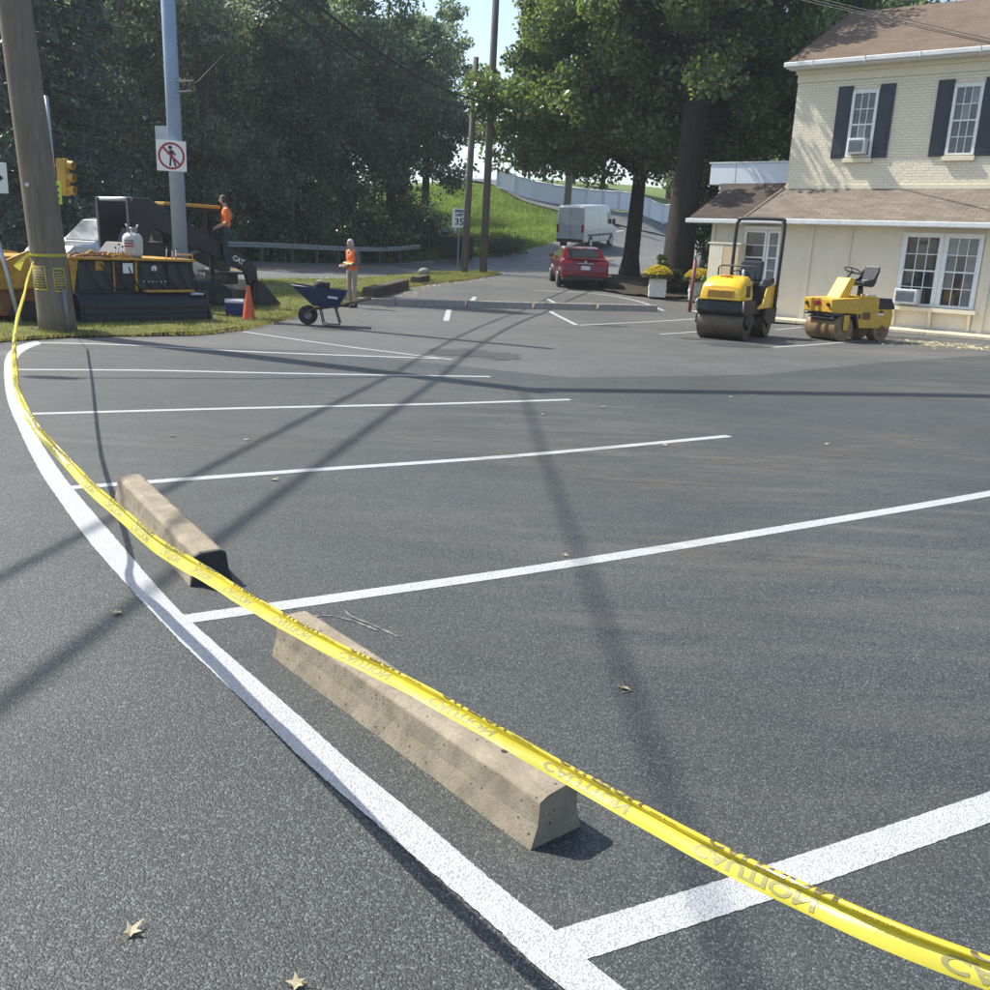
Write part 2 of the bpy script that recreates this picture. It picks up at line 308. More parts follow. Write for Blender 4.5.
    pm('cone_orange', (.72,.115,.03), .5, 0, .12, 8, 0, 60, (.2,.07,.04), .5); pm('cooler_blue', (.012,.035,.16), .35, 0, .1, 6); pm('white_plastic', (.72,.73,.72), .4, 0, .05, 6); pm('barrow_blue', (.008,.028,.085), .4, 0, .2, 6, 0, 60, (.05,.05,.05), .5)
    pm('car_red', (.17,.006,.014), .25, .2, .06, 2, coat=.8); pm('car_silver', (.5,.52,.55), .28, .5, .05, 2, coat=.7); pm('van_white', (.66,.67,.66), .3, 0, .05, 1.5, coat=.5); pm('lamp_red', (.42,.012,.012), .2); pm('plate_white', (.6,.62,.63), .4); pm('tyre', (.02,.02,.021), .8); pm('rim', (.45,.46,.48), .3, .8)
    b = NB('glass_dark'); b.bsdf(b.ramp(b.noise(1.2, 2), [(.3, (.012,.016,.02)), (.7, (.04,.048,.055))]), .06, 0, .9)
    b = NB('glass_pale'); b.bsdf(b.ramp(b.noise(1.5, 2), [(.3, (.10,.115,.125)), (.7, (.20,.215,.22))]), .08, 0, .8)
    # house
    b = NB('painted_brick'); br = b.n('ShaderNodeTexBrick'); br.inputs['Scale'].default_value = 1.; br.inputs['Brick Width'].default_value = .215; br.inputs['Row Height'].default_value = .076; br.inputs['Mortar Size'].default_value = .006; br.inputs['Mortar Smooth'].default_value = .4
    br.inputs['Color1'].default_value = (.80,.72,.55,1); br.inputs['Color2'].default_value = (.77,.69,.52,1); br.inputs['Mortar'].default_value = (.68,.605,.45,1)
    b.l(b.mapv((1,1,1), (math.radians(90),0,0)), br.inputs[0]); c = b.mix(b.ramp(b.noise(2.3, 5, .65), [(.42, (0,0,0)), (.75, (.6,)*3)]), br.outputs[0], (.70,.635,.485))
    b.bsdf(c, .75, 0, .3, b.bump(b.math('ADD', b.math('MULTIPLY', br.outputs['Fac'], -1.), b.math('MULTIPLY', b.noise(7, 4), .8)), .9, .02))
    pm('stucco', (.70,.63,.49), .8, 0, .06, 1.2, .35, 70, (.52,.45,.33), .3); pm('stucco_tan', (.62,.45,.26), .7, 0, .06, 3, .1); pm('trim_cream', (.72,.65,.48), .55, 0, .05, 4); pm('trim_white', (.74,.74,.71), .5, 0, .06, 4, 0, 60, (.5,.48,.42), .3); pm('gutter_white', (.68,.69,.68), .45, 0, .08, 3, 0, 60, (.35,.32,.27), .4); pm('fascia_blue', (.62,.66,.70), .5, 0, .06, 2); pm('shutter_navy', (.016,.022,.034), .45, 0, .15, 5)
    def shingle(name, c0, c1):
        b = NB(name); br = b.n('ShaderNodeTexBrick'); br.inputs['Scale'].default_value = 1.; br.inputs['Brick Width'].default_value = .33; br.inputs['Row Height'].default_value = .14; br.inputs['Mortar Size'].default_value = .007; br.inputs['Bias'].default_value = 0.
        br.inputs['Color1'].default_value = (*c0, 1); br.inputs['Color2'].default_value = (*c1, 1); br.inputs['Mortar'].default_value = (*[x*.4 for x in c0], 1); b.l(b.mapv((1,1,1)), br.inputs[0])
        c = b.mix(1., br.outputs[0], b.ramp(b.noise(1.3, 5, .6), [(.3, (.78,)*3), (.7, (1.2,)*3)]), 'MULTIPLY'); c = b.mix(b.ramp(b.noise(90, 3, .7), [(.4, (0,0,0)), (.8, (.4,)*3)]), c, tuple(x*1.6 for x in c1))
        b.bsdf(c, .9, 0, .2, b.bump(b.math('ADD', b.math('MULTIPLY', br.outputs['Fac'], -1.), b.noise(120, 2)), .5, .012))
    shingle('shingle_brown', (.135,.112,.088), (.205,.17,.135)); shingle('shingle_red', (.128,.092,.066), (.158,.116,.086)); shingle('shingle_shaded', (.055,.043,.036), (.085,.066,.054))
    pm('fence_white', (.72,.74,.78), .4, 0, .05, 1); pm('planter_white', (.6,.61,.62), .6, 0, .15, 7, .2, 40, (.3,.28,.24), .5); pm('post_red', (.20,.055,.04), .6, 0, .2, 7)
    # people
    pm('skin', (.46,.27,.19), .5, 0, .1, 20); pm('hair_grey', (.5,.49,.47), .7, 0, .2, 40, .4, 120); pm('hair_dark', (.03,.022,.018), .6, 0, .2, 40, .3, 120); pm('vest_orange', (.85,.17,.03), .6, 0, .1, 12, .2, 40); pm('vest_stripe', (.75,.72,.3), .4); pm('shirt_grey', (.11,.115,.125), .8, 0, .2, 14, .3, 30); pm('trouser_khaki', (.33,.28,.215), .8, 0, .15, 12, .3, 30); pm('trouser_dark', (.04,.042,.05), .8, 0, .2, 12, .3, 30); pm('boot', (.03,.022,.018), .6, 0, .2, 20)
    pm('cable', (.012,.012,.013), .6, 0, .1, 5); pm('wall_cool', (.55,.52,.46), .7, 0, .08, 2)
make_materials()

# ------------------------------------------------------------------ land, road, parking lot
def grid_sheet(name, xs, ys, zf, mat, keep=None):
    X, Y = np.meshgrid(xs, ys); Z = zf(X, Y); V = np.stack([X, Y, Z], -1).reshape(-1, 3); n = len(xs)
    I, J = np.meshgrid(np.arange(len(xs)-1), np.arange(len(ys)-1)); a = (J*n+I).ravel()
    Fq = np.stack([a, a+1, a+n+1, a+n], -1)
    if keep is not None:
        cx = V[Fq].mean(1); Fq = Fq[keep(cx[:,0], cx[:,1])]
    return obj(name, raw_mesh(name, V, Fq, mat, True))
def resample(P, n):
    P = np.array([p[:2] for p in P], float); d = np.r_[0, np.cumsum(np.linalg.norm(np.diff(P, axis=0), axis=1))]; t = np.linspace(0, d[-1], n)
    return np.stack([np.interp(t, d, P[:,0]), np.interp(t, d, P[:,1])], -1)
def strip_sheet(name, A, B, mat, dz, n=80, m=8, rough=0., parent=None):
    A, B = resample(A, n), resample(B, n); k = np.linspace(0, 1, m)[None,:,None]; P = A[:,None]*(1-k)+B[:,None]*k
    r = np.random.RandomState(3); z = H(P[...,0], P[...,1]) + dz + (r.rand(n, m)*rough if rough else 0)
    V = np.concatenate([P, z[...,None]], -1).reshape(-1, 3); I, J = np.meshgrid(np.arange(m-1), np.arange(n-1)); a = (J*m+I).ravel()
    return obj(name, raw_mesh(name, V, np.stack([a, a+1, a+m+1, a+m], -1), mat, True), parent)
gx = np.r_[np.linspace(-400, -44, 30), np.arange(-42, 42, 1.2), np.linspace(43, 400, 30)]
gy = np.r_[np.linspace(-150, -12, 14), np.arange(-10, 110, 1.2), np.linspace(112, 600, 40)]
def hfar(X, Y):
    z = H(np.clip(X, -110, 110), np.clip(Y, -40, 230)); return z - .1
terrain = struct(grid_sheet('terrain', gx, gy, hfar, 'turf'))
lot = struct(grid_sheet('parking_lot', np.arange(-60, 33, 1.), np.arange(-40, 46, 1.), lambda X, Y: H(X, Y), 'asphalt_old', lambda x, y: (y < 26.6) | ((x > -5.5) & (x < 6.6) & (y < 45.5))))
lot.data.materials.append(M('asphalt_far'))
for p_ in lot.data.polygons:
    if p_.center.y > 13 and p_.center.x > -7.5: p_.material_index = 1
V_NEAR = [(-34,-2),(-16,6),(-9.5,11),(-7.8,13.2),(-7.6,14.4),(-7.0,15.5),(-5.3,16.7),(-4.9,18.1),(-4.75,21.0),(-5.0,24.2),(-4.4,26.3),(-4.2,28.3),(-3.6,32.1),(-2.9,35.7),(-1.5,38.9),(-0.2,43)]
V_FAR = [(-40,4),(-20,9),(-13,15),(-11.2,18.8),(-11.4,21.7),(-11.3,26.9),(-9.7,30.8),(-8.5,33.6),(-6.0,35.8),(-4.2,38.9),(-2.9,42.8),(-.7,45)]
verge = struct(strip_sheet('grass_verge', V_NEAR, V_FAR, 'turf_verge', .025, 120, 14, .05))
R_NEAR = [(-60,-6),(-30,6),(-14,14.5),(-11,21),(-10.8,27),(-9.2,31),(-7.5,34.5),(-5,37.5),(-3,42),(-.5,44.6),(4,46),(9,49.5),(13,54),(18,62),(26,76),(36,95),(60,130)]
R_FAR = [(-70,2),(-34,20),(-22,29),(-19,34),(-16.5,38.5),(-13.5,42.8),(-10.3,48),(-7.5,54),(-4.3,59),(-.3,60.5),(2.5,65),(6,73),(10,81),(17,92),(28,112),(50,150)]
road = struct(strip_sheet('road', R_NEAR, R_FAR, 'asphalt_road', -.015, 160, 10))
RC = (resample(R_NEAR, 160)*.5 + resample(R_FAR, 160)*.5)
def road_line(name, k, w, mat, i0=0, i1=160):
    P = (resample(R_NEAR, 160)*(1-k) + resample(R_FAR, 160)*k)[i0:i1]; d = np.gradient(P, axis=0); d /= np.linalg.norm(d, axis=1)[:,None]; nn = np.stack([-d[:,1], d[:,0]], -1)*w/2
    V = []
    for a, b in zip(P-nn, P+nn): V += [(a[0], a[1], hz(*a)-.005), (b[0], b[1], hz(*b)-.005)]
    Fq = [(2*i, 2*i+1, 2*i+3, 2*i+2) for i in range(len(P)-1)]; return obj(name, raw_mesh(name, V, Fq, mat), road)
road_line('edge_line', .05, .16, 'paint_white', 60); road_line('edge_line', .95, .16, 'paint_white', 20); road_line('centre_line', .49, .12, 'paint_yellow', 20); road_line('centre_line', .515, .12, 'paint_yellow', 20)
# driveway along the white fence on the hill
dw = [(-6,93),(-1.5,88.5),(2,84.5),(5.5,83),(9.5,83.5),(13.5,86.5)]; dn = [(-7,90),(-2.3,84.8),(1.2,80.6),(5.5,79),(10.3,79.2),(14.8,83)]
struct(strip_sheet('driveway', dw, dn, 'asphalt_road', .1, 60, 6))
# mulch island under the two big trees
struct(strip_sheet('mulch_bed', [(3.6,36),(3.7,39.5),(5.4,45.5),(8.5,48.5),(12,49)], [(4.4,34.6),(5.2,34.1),(6.6,34.3),(9,33.5),(14,34)], 'mulch', .05, 40, 10, .06))
# newly rolled pavement inside the curved line
PAIRS = [((563,990),(623.6,990)),((499,932),(554,931)),((430,872),(490,880)),((360,811),(420,820)),((301,759),(350,763)),((257,715),(300,718)),((210,670.5),(245,670)),((180,642),(213,642)),((151,611.5),(178,610)),((121,579),(148,577)),((86.5,539),(114,537)),((60,502),(83,501)),((40,472),(60,472)),((21,434),(36,434)),((7,399),(20,399)),((4,371),(14.5,371)),((6,357),(17.5,359)),((14,348),(23,352.5)),((26,343.5),(33,347)),((38,341.5),(41,344.5))]
def onlot(p, z): q = gp(*p); return Vector((q.x, q.y, z))
LL = [onlot(a, .0056) for a, b in PAIRS]; RR = [onlot(b, .0056) for a, b in PAIRS]
ext = (LL[0]-LL[1]).normalized(); LL = [LL[0]+ext*3+Vector((.5,0,0)), LL[0]+ext*1.2+Vector((.1,0,0))]+LL; RR = [RR[0]+ext*3+Vector((.5,0,0)), RR[0]+ext*1.2+Vector((.1,0,0))]+RR
LL, RR = cat_rom(LL, 24), cat_rom(RR, 24)
for q in LL+RR: q.x += rnd.uniform(-.0018,.0018); q.y += rnd.uniform(-.0018,.0018)
mb = MB(); mid = [(a+b)/2 for a, b in zip(LL, RR)]
poly = [(p.x, p.y, .004) for p in mid] + [(-3,15.2,.004),(1,13.4,.004),(4,14.8,.004),(7,17.6,.004),(13,22.5,.004),(30,22,.004),(30,-6,.004)]
mb._add(poly, [tuple(range(len(poly)))]); npv = mb.mesh('new_pavement', 'asphalt_new'); bm = bmesh.new(); bm.from_mesh(npv); bmesh.ops.triangulate(bm, faces=bm.faces); bm.to_mesh(npv); bm.free()
for p in npv.polygons:
    if p.normal.z < 0: p.flip()
obj('new_pavement', npv, lot)
mb = MB(); n = len(LL); mb._add([tuple(p) for p in LL]+[tuple(p) for p in RR], [(i, i+1, n+i+1, n+i) for i in range(n-1)]); mb.build('boundary_line', 'paint_white', lot)
def stall(pts, w=.1, wob=True, z=.0062):
    P = cat_rom([Vector((*gp(*p)[:2], 0)) for p in pts], 60)
    V = []; m = len(P)
    for i, p in enumerate(P):
        d = (P[min(i+1,m-1)]-P[max(i-1,0)]).normalized(); k = Vector((-d.y, d.x, 0))*w*rnd.uniform(.485,.515)
        for q in (p-k, p+k): V.append((q.x, q.y, hz(q.x, q.y)+z))
    mb = MB(); mb._add(V, [(2*i, 2*i+2, 2*i+3, 2*i+1) for i in range(m-1)]); return mb.build('stall_line', 'paint_white', lot)
stall([(562,949),(780,880),(990,808),(1150,752)], .125); stall([(180,621),(370,594),(560,566),(780,530),(990,494),(1100,470)], .112); stall([(72,488.3),(300,471.5),(520,456),(729,436.5)]); stall([(27,414.5),(250,408.5),(430,404.5),(570,400)]); stall([(12,370),(150,370.8),(300,374),(490,377)]); stall([(38,343),(130,345.5),(250,352),(440,359)], .11)
stall([(243,332),(340,346),(452,360)], .09); stall([(446,321),(449,310)], .14); stall([(472,301),(475,297)], .14); stall([(550,311.5),(577,325.5)], .12); stall([(577,325.5),(640,322.5),(697,319)], .11); stall([(547,299),(558,304.5)], .12); stall([(535,290.5),(600,294.5),(640,302),(664,311)], .12); stall([(660,334.5),(698,332)], .1); stall([(774,347.5),(820,344.5),(872,340)], .11); stall([(776,330),(802,327.5)], .1)

# ------------------------------------------------------------------ wheel stops
def stop_mesh(L, w0, w1, h, seed, n=26):
    r = random.Random(seed); prof = [(-w0/2, 0), (-w0/2+.02, h*.45), (-w1/2-.012, h*.9), (-w1/2+.012, h), (w1/2-.012, h), (w1/2+.012, h*.9), (w0/2-.02, h*.45), (w0/2, 0)]
    rings = []
    for i in range(n+1):
        x = L*i/n; e = 1 if 0 < i < n else .985
        rings.append([(x + (r.uniform(-.006,.006) if i in (0,n) else 0), y*e + r.uniform(-.0025,.0025), max(0, z*e + (r.uniform(-.003,.003) if z > 0 else 0))) for y, z in prof])
    k = len(prof); mb = MB(); vs = [v for q in rings for v in q]
    mb._add(vs, [(i*k+j, i*k+j+1, (i+1)*k+j+1, (i+1)*k+j) for i in range(n) for j in range(k-1)], False); mb._add(rings[0], [tuple(range(k))]); mb._add(rings[-1], [tuple(range(k-1,-1,-1))]); return mb
a, b, e = gp(527.5,850.7), gp(270,656), gp(584,829); ax = (b-a).normalized(); c = (a+e)/2
s1 = stop_mesh(1.68, .215, .135, .176, 5).build('wheel_stop', 'concrete_tan', None, .006)
s1.location = (c.x, c.y, .002); s1.rotation_euler.z = math.atan2(ax.y, ax.x); tag(s1, 'pitted tan concrete wheel stop with clean grey end face, lying under the caution tape', 'wheel stop', 'tan wheel stops')
hole = MB().cyl((0,0,0), (0,0,.004), .012, n=12); h = hole.build('rebar_hole', 'tar', s1); h.location = (.26, .0, .1735)
a, b, e = gp(190,586), gp(113,500), gp(232,582); ax = (b-a).normalized(); c = (a+e)/2
s2 = stop_mesh(1.8, .215, .135, .176, 9).build('wheel_stop', 'concrete_tan', None, .006)
s2.location = (c.x, c.y, .002); s2.rotation_euler.z = math.atan2(ax.y, ax.x); tag(s2, 'tan concrete wheel stop with black tarred end face', 'wheel stop', 'tan wheel stops')
t = stop_mesh(.028, .219, .139, .178, 4, 2).build('tarred_end', 'tar', s2); t.location = (-.008, 0, 0)
# long grey stops across the middle of the lot
A, B = gp(357,304.5), gp(658,311.5); xs = [0, .12, .345, .565, .785, 1.]; names = ['partly behind the wheelbarrow and the worker', 'next to the one behind the wheelbarrow', 'in front of a white stall tick', 'in front of the red car', 'at the end nearest the flower planters']
for i in range(5):
    p = A.lerp(B, xs[i]); q = A.lerp(B, xs[i+1]); d = q-p; s = stop_mesh(d.length-.07, .24, .15, .2, 20+i, 14).build('wheel_stop', 'concrete_grey', None, .012)
    s.location = (p.x, p.y, hz(p.x, p.y)-.01); s.rotation_euler = (0, -math.atan2(hz(q.x,q.y)-hz(p.x,p.y), d.length), math.atan2(d.y, d.x)); tag(s, 'grey concrete stop in the long row, '+names[i], 'wheel stop', 'grey stops across the lot')

# ------------------------------------------------------------------ caution tape
TP = [(33,262,14.4),(28,278,11.4),(24,295,9.6),(17,320,7.6),(14,345,6.0),(15,368,5.3),(18,392,5.0),(35,425,4.75),(66,460,4.5),(92.5,488,4.2),(121,512.5,3.88),(153,541,3.52),(181,559,3.24),(212,577,2.93),(240,595,2.69),(281,619,2.45),(331.5,646.5,2.22),(400,680,1.98),(480,724,1.75),(560,769,1.55),(640,813,1.38),(720,856,1.22),(820,903,1.08),(900,938,1.0),(990,972,.93),(1120,1020,.84)]
TC = cat_rom([at(*p) for p in TP], 10); TS = [0.]
for i in range(1, len(TC)): TS.append(TS[-1]+(TC[i]-TC[i-1]).length)
TSn = np.array(TS); TCn = np.array([tuple(p) for p in TC])
def tape_frame(s):
    p = Vector([np.interp(s, TSn, TCn[:,k]) for k in range(3)]); e = .03
    t = (Vector([np.interp(s+e, TSn, TCn[:,k]) for k in range(3)])-Vector([np.interp(s-e, TSn, TCn[:,k]) for k in range(3)])).normalized()
    face = Vector((-.28, -.62, .72)) if p.y < 4 else Vector((-.28, -.62, .72)).lerp(Vector((.3, -.9, .3)), min(1, (p.y-4)/4))   # the way the broad side looks
    tw = .22*math.sin(s*1.7)+.12*math.sin(s*4.1+1); w = t.cross(face).normalized()
    if w.z < 0 and p.y > 6: w = -w
    if p.y <= 6 and (w.x*.3+w.y) < 0: w = -w
    nn = w.cross(t).normalized()
    if nn.dot(face) < 0: nn = -nn
    q = Matrix.Rotation(tw, 3, t); return p, t, q @ w, q @ nn
CS = [(-.040,.0),(-.028,.0016),(-.014,.0012),(.0,-.0005),(.009,-.0045),(.0125,-.002),(.0145,.004),(.020,.0085),(.027,.0075),(.0315,.002),(.031,-.005)]
CREASE = .0117
def cs(v): return np.interp(v, CSV, [c[0] for c in CS]), np.interp(v, CSV, [c[1] for c in CS])
CSV = [-.040,-.028,-.014,.0,.0102,.0145,.021,.029,.036,.042,.049]
def tape_pt(s, v, off=0.):
    p, t, w, nn = tape_frame(s); a, b = cs(v); sc = float(np.interp(p.y, [1.0,1.5,2.2,3.2,4.3,5.2,8], [.52,.49,.56,.82,.74,.46,.42])); flut = .0016*math.sin(s*23+v*60); return p + w*a*sc + nn*(b+off+flut)
tape = thing('caution_tape', 'long yellow caution tape stretched from the utility pole across the wheel stops', 'tape', (TC[-1].x, TC[-1].y, 0))
inv = Vector(tape.location)
def ribbon(name, vs, mat):
    n = len(TS)*2; ss = np.linspace(0, TS[-1], n); mb = MB(); k = len(vs)
    mb._add([tuple(tape_pt(s, v)-inv) for s in ss for v in vs], [(i*k+j, i*k+j+1, (i+1)*k+j+1, (i+1)*k+j) for i in range(n-1) for j in range(k-1)], True)
    return mb.build(name, mat, tape)
ribbon('tape_band', CSV[:5], 'tape_yellow'); ribbon('folded_edge', CSV[4:], 'tape_fold')
def tape_word(word, size, s0, v0, flip, bold, split=True):
    me = text_mesh(word, size, bold); bm = bmesh.new(); bm.from_mesh(me); bpy.data.meshes.remove(me)
    for x in np.arange(-.14, .141, .02): bmesh.ops.bisect_plane(bm, geom=bm.verts[:]+bm.edges[:]+bm.faces[:], plane_co=(x,0,0), plane_no=(1,0,0))
    cuts = CSV[1:-1]
    for c_ in cuts:
        y = (v0-c_) if flip else (c_-v0); bmesh.ops.bisect_plane(bm, geom=bm.verts[:]+bm.edges[:]+bm.faces[:], plane_co=(0,y,0), plane_no=(0,1,0))
    bm.verts.ensure_lookup_table(); V = [(v.co.x, v.co.y) for v in bm.verts]; out = ([], [])
    for f in bm.faces:
        cy = f.calc_center_median().y; vv = v0-cy if flip else v0+cy
        if not (CSV[0]+.004 < vv < CSV[-1]): continue
        out[1 if (vv > CREASE or not split) else 0].append(tuple(v.index for v in f.verts))
    bm.free(); P = [tuple(tape_pt(s0+x, min(max(v0-y if flip else v0+y, CSV[0]), CSV[-1]), .0009)-inv) for x, y in V]
    for k, fs in enumerate(out):
        if fs: MB()._add(P, fs).build('lettering', 'tape_ink' if k else 'tape_ghost', tape)
s_words = np.arange(TS[-1]-.07, TS[-1]-7.2, -.385)
for i, s0 in enumerate(s_words):
    tape_word('CAUTION', .05, s0, -.008, True, .0016); tape_word('CAUTION', .05, s0+.03, .0465, True, .0016)
    if i < 7: tape_word('MADE IN USA', .0105, s0-.19, .027, False, .0, False)
# knot round the pole and a loose end are added with the pole

# ------------------------------------------------------------------ fallen leaves on the asphalt
def leaf_star(r, seed):
    q = random.Random(seed); pts = []
    for ang, L in ((-140,.55),(-105,.34),(-72,.92),(-36,.40),(0,1.15),(36,.42),(70,.95),(106,.34),(142,.5),(180,.22)):
        t_ = math.radians(ang+q.uniform(-10,10)); rr = r*L*q.uniform(.8,1.15); pts.append((rr*math.cos(t_), rr*math.sin(t_)*.9))
    mb = MB(); vs = [(x, y, .006+.42*r*(x*x+y*y)/(r*r)*q.uniform(-.0,1.1)) for x, y in pts]+[(0,0,.004)]; n = len(pts)
    mb._add(vs, [(i, (i+1) % n, n) for i in range(n)]); mb.tube([(-r*.1,0,.006),(-r*1.1,r*.15,.005)], .0016, 4); return mb.mesh('fallen_leaf', 'leaf_dry')
LM = [leaf_star(.036, k) for k in range(5)]
def drop(px, py, label, k=0, sc=1.):
    p = gp(px, py); o = obj('fallen_leaf', LM[k % 5], None, 0, 2, (p.x, p.y, p.z+.006)); o.rotation_euler = (rnd.uniform(-.15,.15), rnd.uniform(-.15,.15), rnd.uniform(0,6.28)); o.scale = (sc,)*3
    so = o.modifiers.new('thick', 'SOLIDIFY'); so.thickness = .0012; return tag(o, label, 'leaf', 'fallen leaves on the pavement')
drop(131,935,'pale star-shaped fallen leaf on the coarse asphalt outside the boundary line',0,1.05); drop(298,986,'small pale fallen leaf on the asphalt beside the lower end of the boundary line',1,.95); drop(117,614,'pale yellow fallen leaf beside the bend of the white boundary line',2,1.2)
for i, (x, y) in enumerate([(247,441),(172,437),(274,481),(624,690),(566,557),(543,415),(602,408),(731,398),(665,446),(826,445),(418,312),(752,396)]): drop(x, y, 'tiny pale leaf lying on the parking stall asphalt', i+3, rnd.uniform(.9,1.3))

# dark tar patches and damp stains on the old pavement
for i, (px, py, rx, ry) in enumerate(((735,345,.75,.3),(461,352.5,.55,.35),(500,356,.4,.3),(330,329,.5,.16),(612,326,.5,.15),(905,338,.9,.2),(290,318,.4,.15),(700,339,.5,.16))):
    g = gp(px, py); n = 26; V = []
    for k in range(n):
        a = 2*math.pi*k/n; q = rnd.uniform(.72,1.08); V.append((g.x+rx*q*math.cos(a), g.y+ry*q*2*math.sin(a), hz(g.x,g.y)+.0048+.0001*i))
    MB()._add(V, [tuple(range(n))]).build('tar_patch', 'asphalt_patch', lot)

# chalky scuffs left by tools
def scuff(pts, w, z=.0078):
    P = cat_rom([Vector((*gp(*p)[:2], 0)) for p in pts], 8); m = len(P); V = []
    for i, p in enumerate(P):
        d = (P[min(i+1,m-1)]-P[max(i-1,0)]).normalized(); k = Vector((-d.y, d.x, 0))*w*rnd.uniform(.1,.6)
        for q in (p-k, p+k): V.append((q.x, q.y, z))
    MB()._add(V, [(2*i, 2*i+2, 2*i+3, 2*i+1) for i in range(m-1)]).build('chalk_scuff', 'chalk', lot)
for q in ([(312,618),(330,617),(352,622),(378,632)],[(345,612),(352,618),(372,626),(398,638)],[(618,688),(630,690)],[(622,694),(632,692)],[(150,548),(158,547),(166,549)],[(205,568),(212,566)]): scuff(q, .016)
# dusty sweeps where machines turned on the fresh asphalt
def sweep(pts, w, z):
    P = cat_rom([Vector((*gp(*p)[:2], 0)) for p in pts], 10); m = len(P); V = []; A_ = []
    for i, p in enumerate(P):
        d = (P[min(i+1,m-1)]-P[max(i-1,0)]).normalized(); n_ = Vector((-d.y, d.x, 0)); e = math.sin(math.pi*i/(m-1))**.6
        for k, f in ((-1,0),(-.4,.8),(.3,1),(1,0)): q = p+n_*k*w*(.6+.4*e); V.append((q.x,q.y,z)); A_.append(f*e)
    me = MB()._add(V, [(4*i+j,4*i+4+j,4*i+5+j,4*i+1+j) for i in range(m-1) for j in range(3)]).mesh('dust_sweep', 'dust_film'); at_ = me.attributes.new('fade','FLOAT','POINT'); at_.data.foreach_set('value', A_); obj('dust_sweep', me, lot)
for i, (q, w) in enumerate((([(370,408),(460,428),(560,446),(640,450)],.35),([(560,430),(660,444),(750,466),(830,474)],.3),([(480,452),(600,476),(720,492)],.45),([(640,486),(760,470),(880,446),(1010,424)],.5),([(390,428),(440,446),(520,456)],.4),([(800,430),(900,440),(1010,470)],.4),([(150,440),(230,446),(330,440)],.5),([(640,540),(760,560),(900,560)],.35),([(250,395),(330,400),(420,392)],.4))): sweep(q, w, .0070+.0002*i)

# ------------------------------------------------------------------ the cream brick house
HRZ = math.atan2(-.629, .777)
house = thing('brick_house', 'two-storey cream painted brick house with navy shutters and a brown shingled pent roof', 'house', (10.7, 27.08, 0), HRZ)
UR = 10.5                                           # right end, out of the picture
MB().b2((-5.62,0,0),(UR,.25,2.82)).build('lower_wall', 'stucco', house)
MB().b2((-5.62,.252,0),(-5.4,6,2.82)).b2((UR-.25,.252,0),(UR-.003,9,2.82)).build('side_wall', 'stucco', house)
MB().b2((-4.0,1.4,2.6),(UR,1.65,7.2)).build('upper_wall', 'painted_brick', house)
MB().b2((-4.0,1.652,2.6),(-3.75,9.,7.2)).b2((UR-.25,1.652,2.6),(UR,9.,7.2)).build('gable_wall', 'painted_brick', house)
for u, w in ((-5.55,.12),(-2.45,.16),(-1.28,.05),(2.42,.14),(5.0,.05),(6.2,.05)): MB().b2((u-w/2,-.045,0),(u+w/2,.0,2.75)).build('pilaster', 'stucco', house, .006)
MB().b2((-5.7,-.03,0),(UR,-.0,.16)).build('plinth', 'wall_cool', house)
# pent roof over the ground floor, built as a thick slab with a rake edge
def slab(name, pts, th, mat, parent, bevel=0):
    n = (Vector(pts[1])-Vector(pts[0])).cross(Vector(pts[2])-Vector(pts[0])).normalized()
    if n.z < 0: n = -n
    me_pts = [Vector(p) for p in pts]; o0 = me_pts[0]; xd = (me_pts[1]-me_pts[0]).normalized(); yd = n.cross(xd)
    k = len(pts); mb = MB(); loc = [((p-o0).dot(xd), (p-o0).dot(yd), 0) for p in me_pts]
    mb._add(loc+[(x, y, -th) for x, y, _ in loc], [tuple(range(k)), tuple(range(2*k-1, k-1, -1))]+[(i, k+i, k+(i+1) % k, (i+1) % k) for i in range(k)])
    o = mb.build(name, mat, parent, bevel); o.matrix_local = Matrix(((xd.x, yd.x, n.x, o0.x), (xd.y, yd.y, n.y, o0.y), (xd.z, yd.z, n.z, o0.z), (0,0,0,1))); return o
slab('pent_roof', [(-4.36,-.5,2.9),(UR,-.5,2.9),(UR,1.39,3.86),(-4.05,1.39,3.86)], .07, 'shingle_brown', house)
slab('rake_board', [(-4.40,-.52,2.915),(-4.32,-.52,2.915),(-4.0,1.385,3.895),(-4.09,1.385,3.895)], .16, 'shingle_brown', house)
slab('side_roof', [(-6.22,-.49,2.86),(-4.37,-.49,2.86),(-4.12,1.38,3.78),(-4.12,2.1,3.78),(-6.5,2.1,3.74),(-6.1,1.38,3.7)], .07, 'shingle_shaded', house)  # tree shade on this roof put into its darker shingle colour
MB().b2((-4.39,-.62,2.75),(UR,-.505,2.89)).build('gutter', 'gutter_white', house, .02); MB().b2((-6.25,-.61,2.72),(-4.4,-.5,2.85)).build('gutter', 'gutter_white', house, .02)
MB().b2((-6.2,-.495,2.76),(UR,-.0,2.79)).build('soffit', 'trim_white', house)
MB().b2((-4.03,1.36,3.85),(UR,1.398,3.95)).build('flashing', 'trim_cream', house)
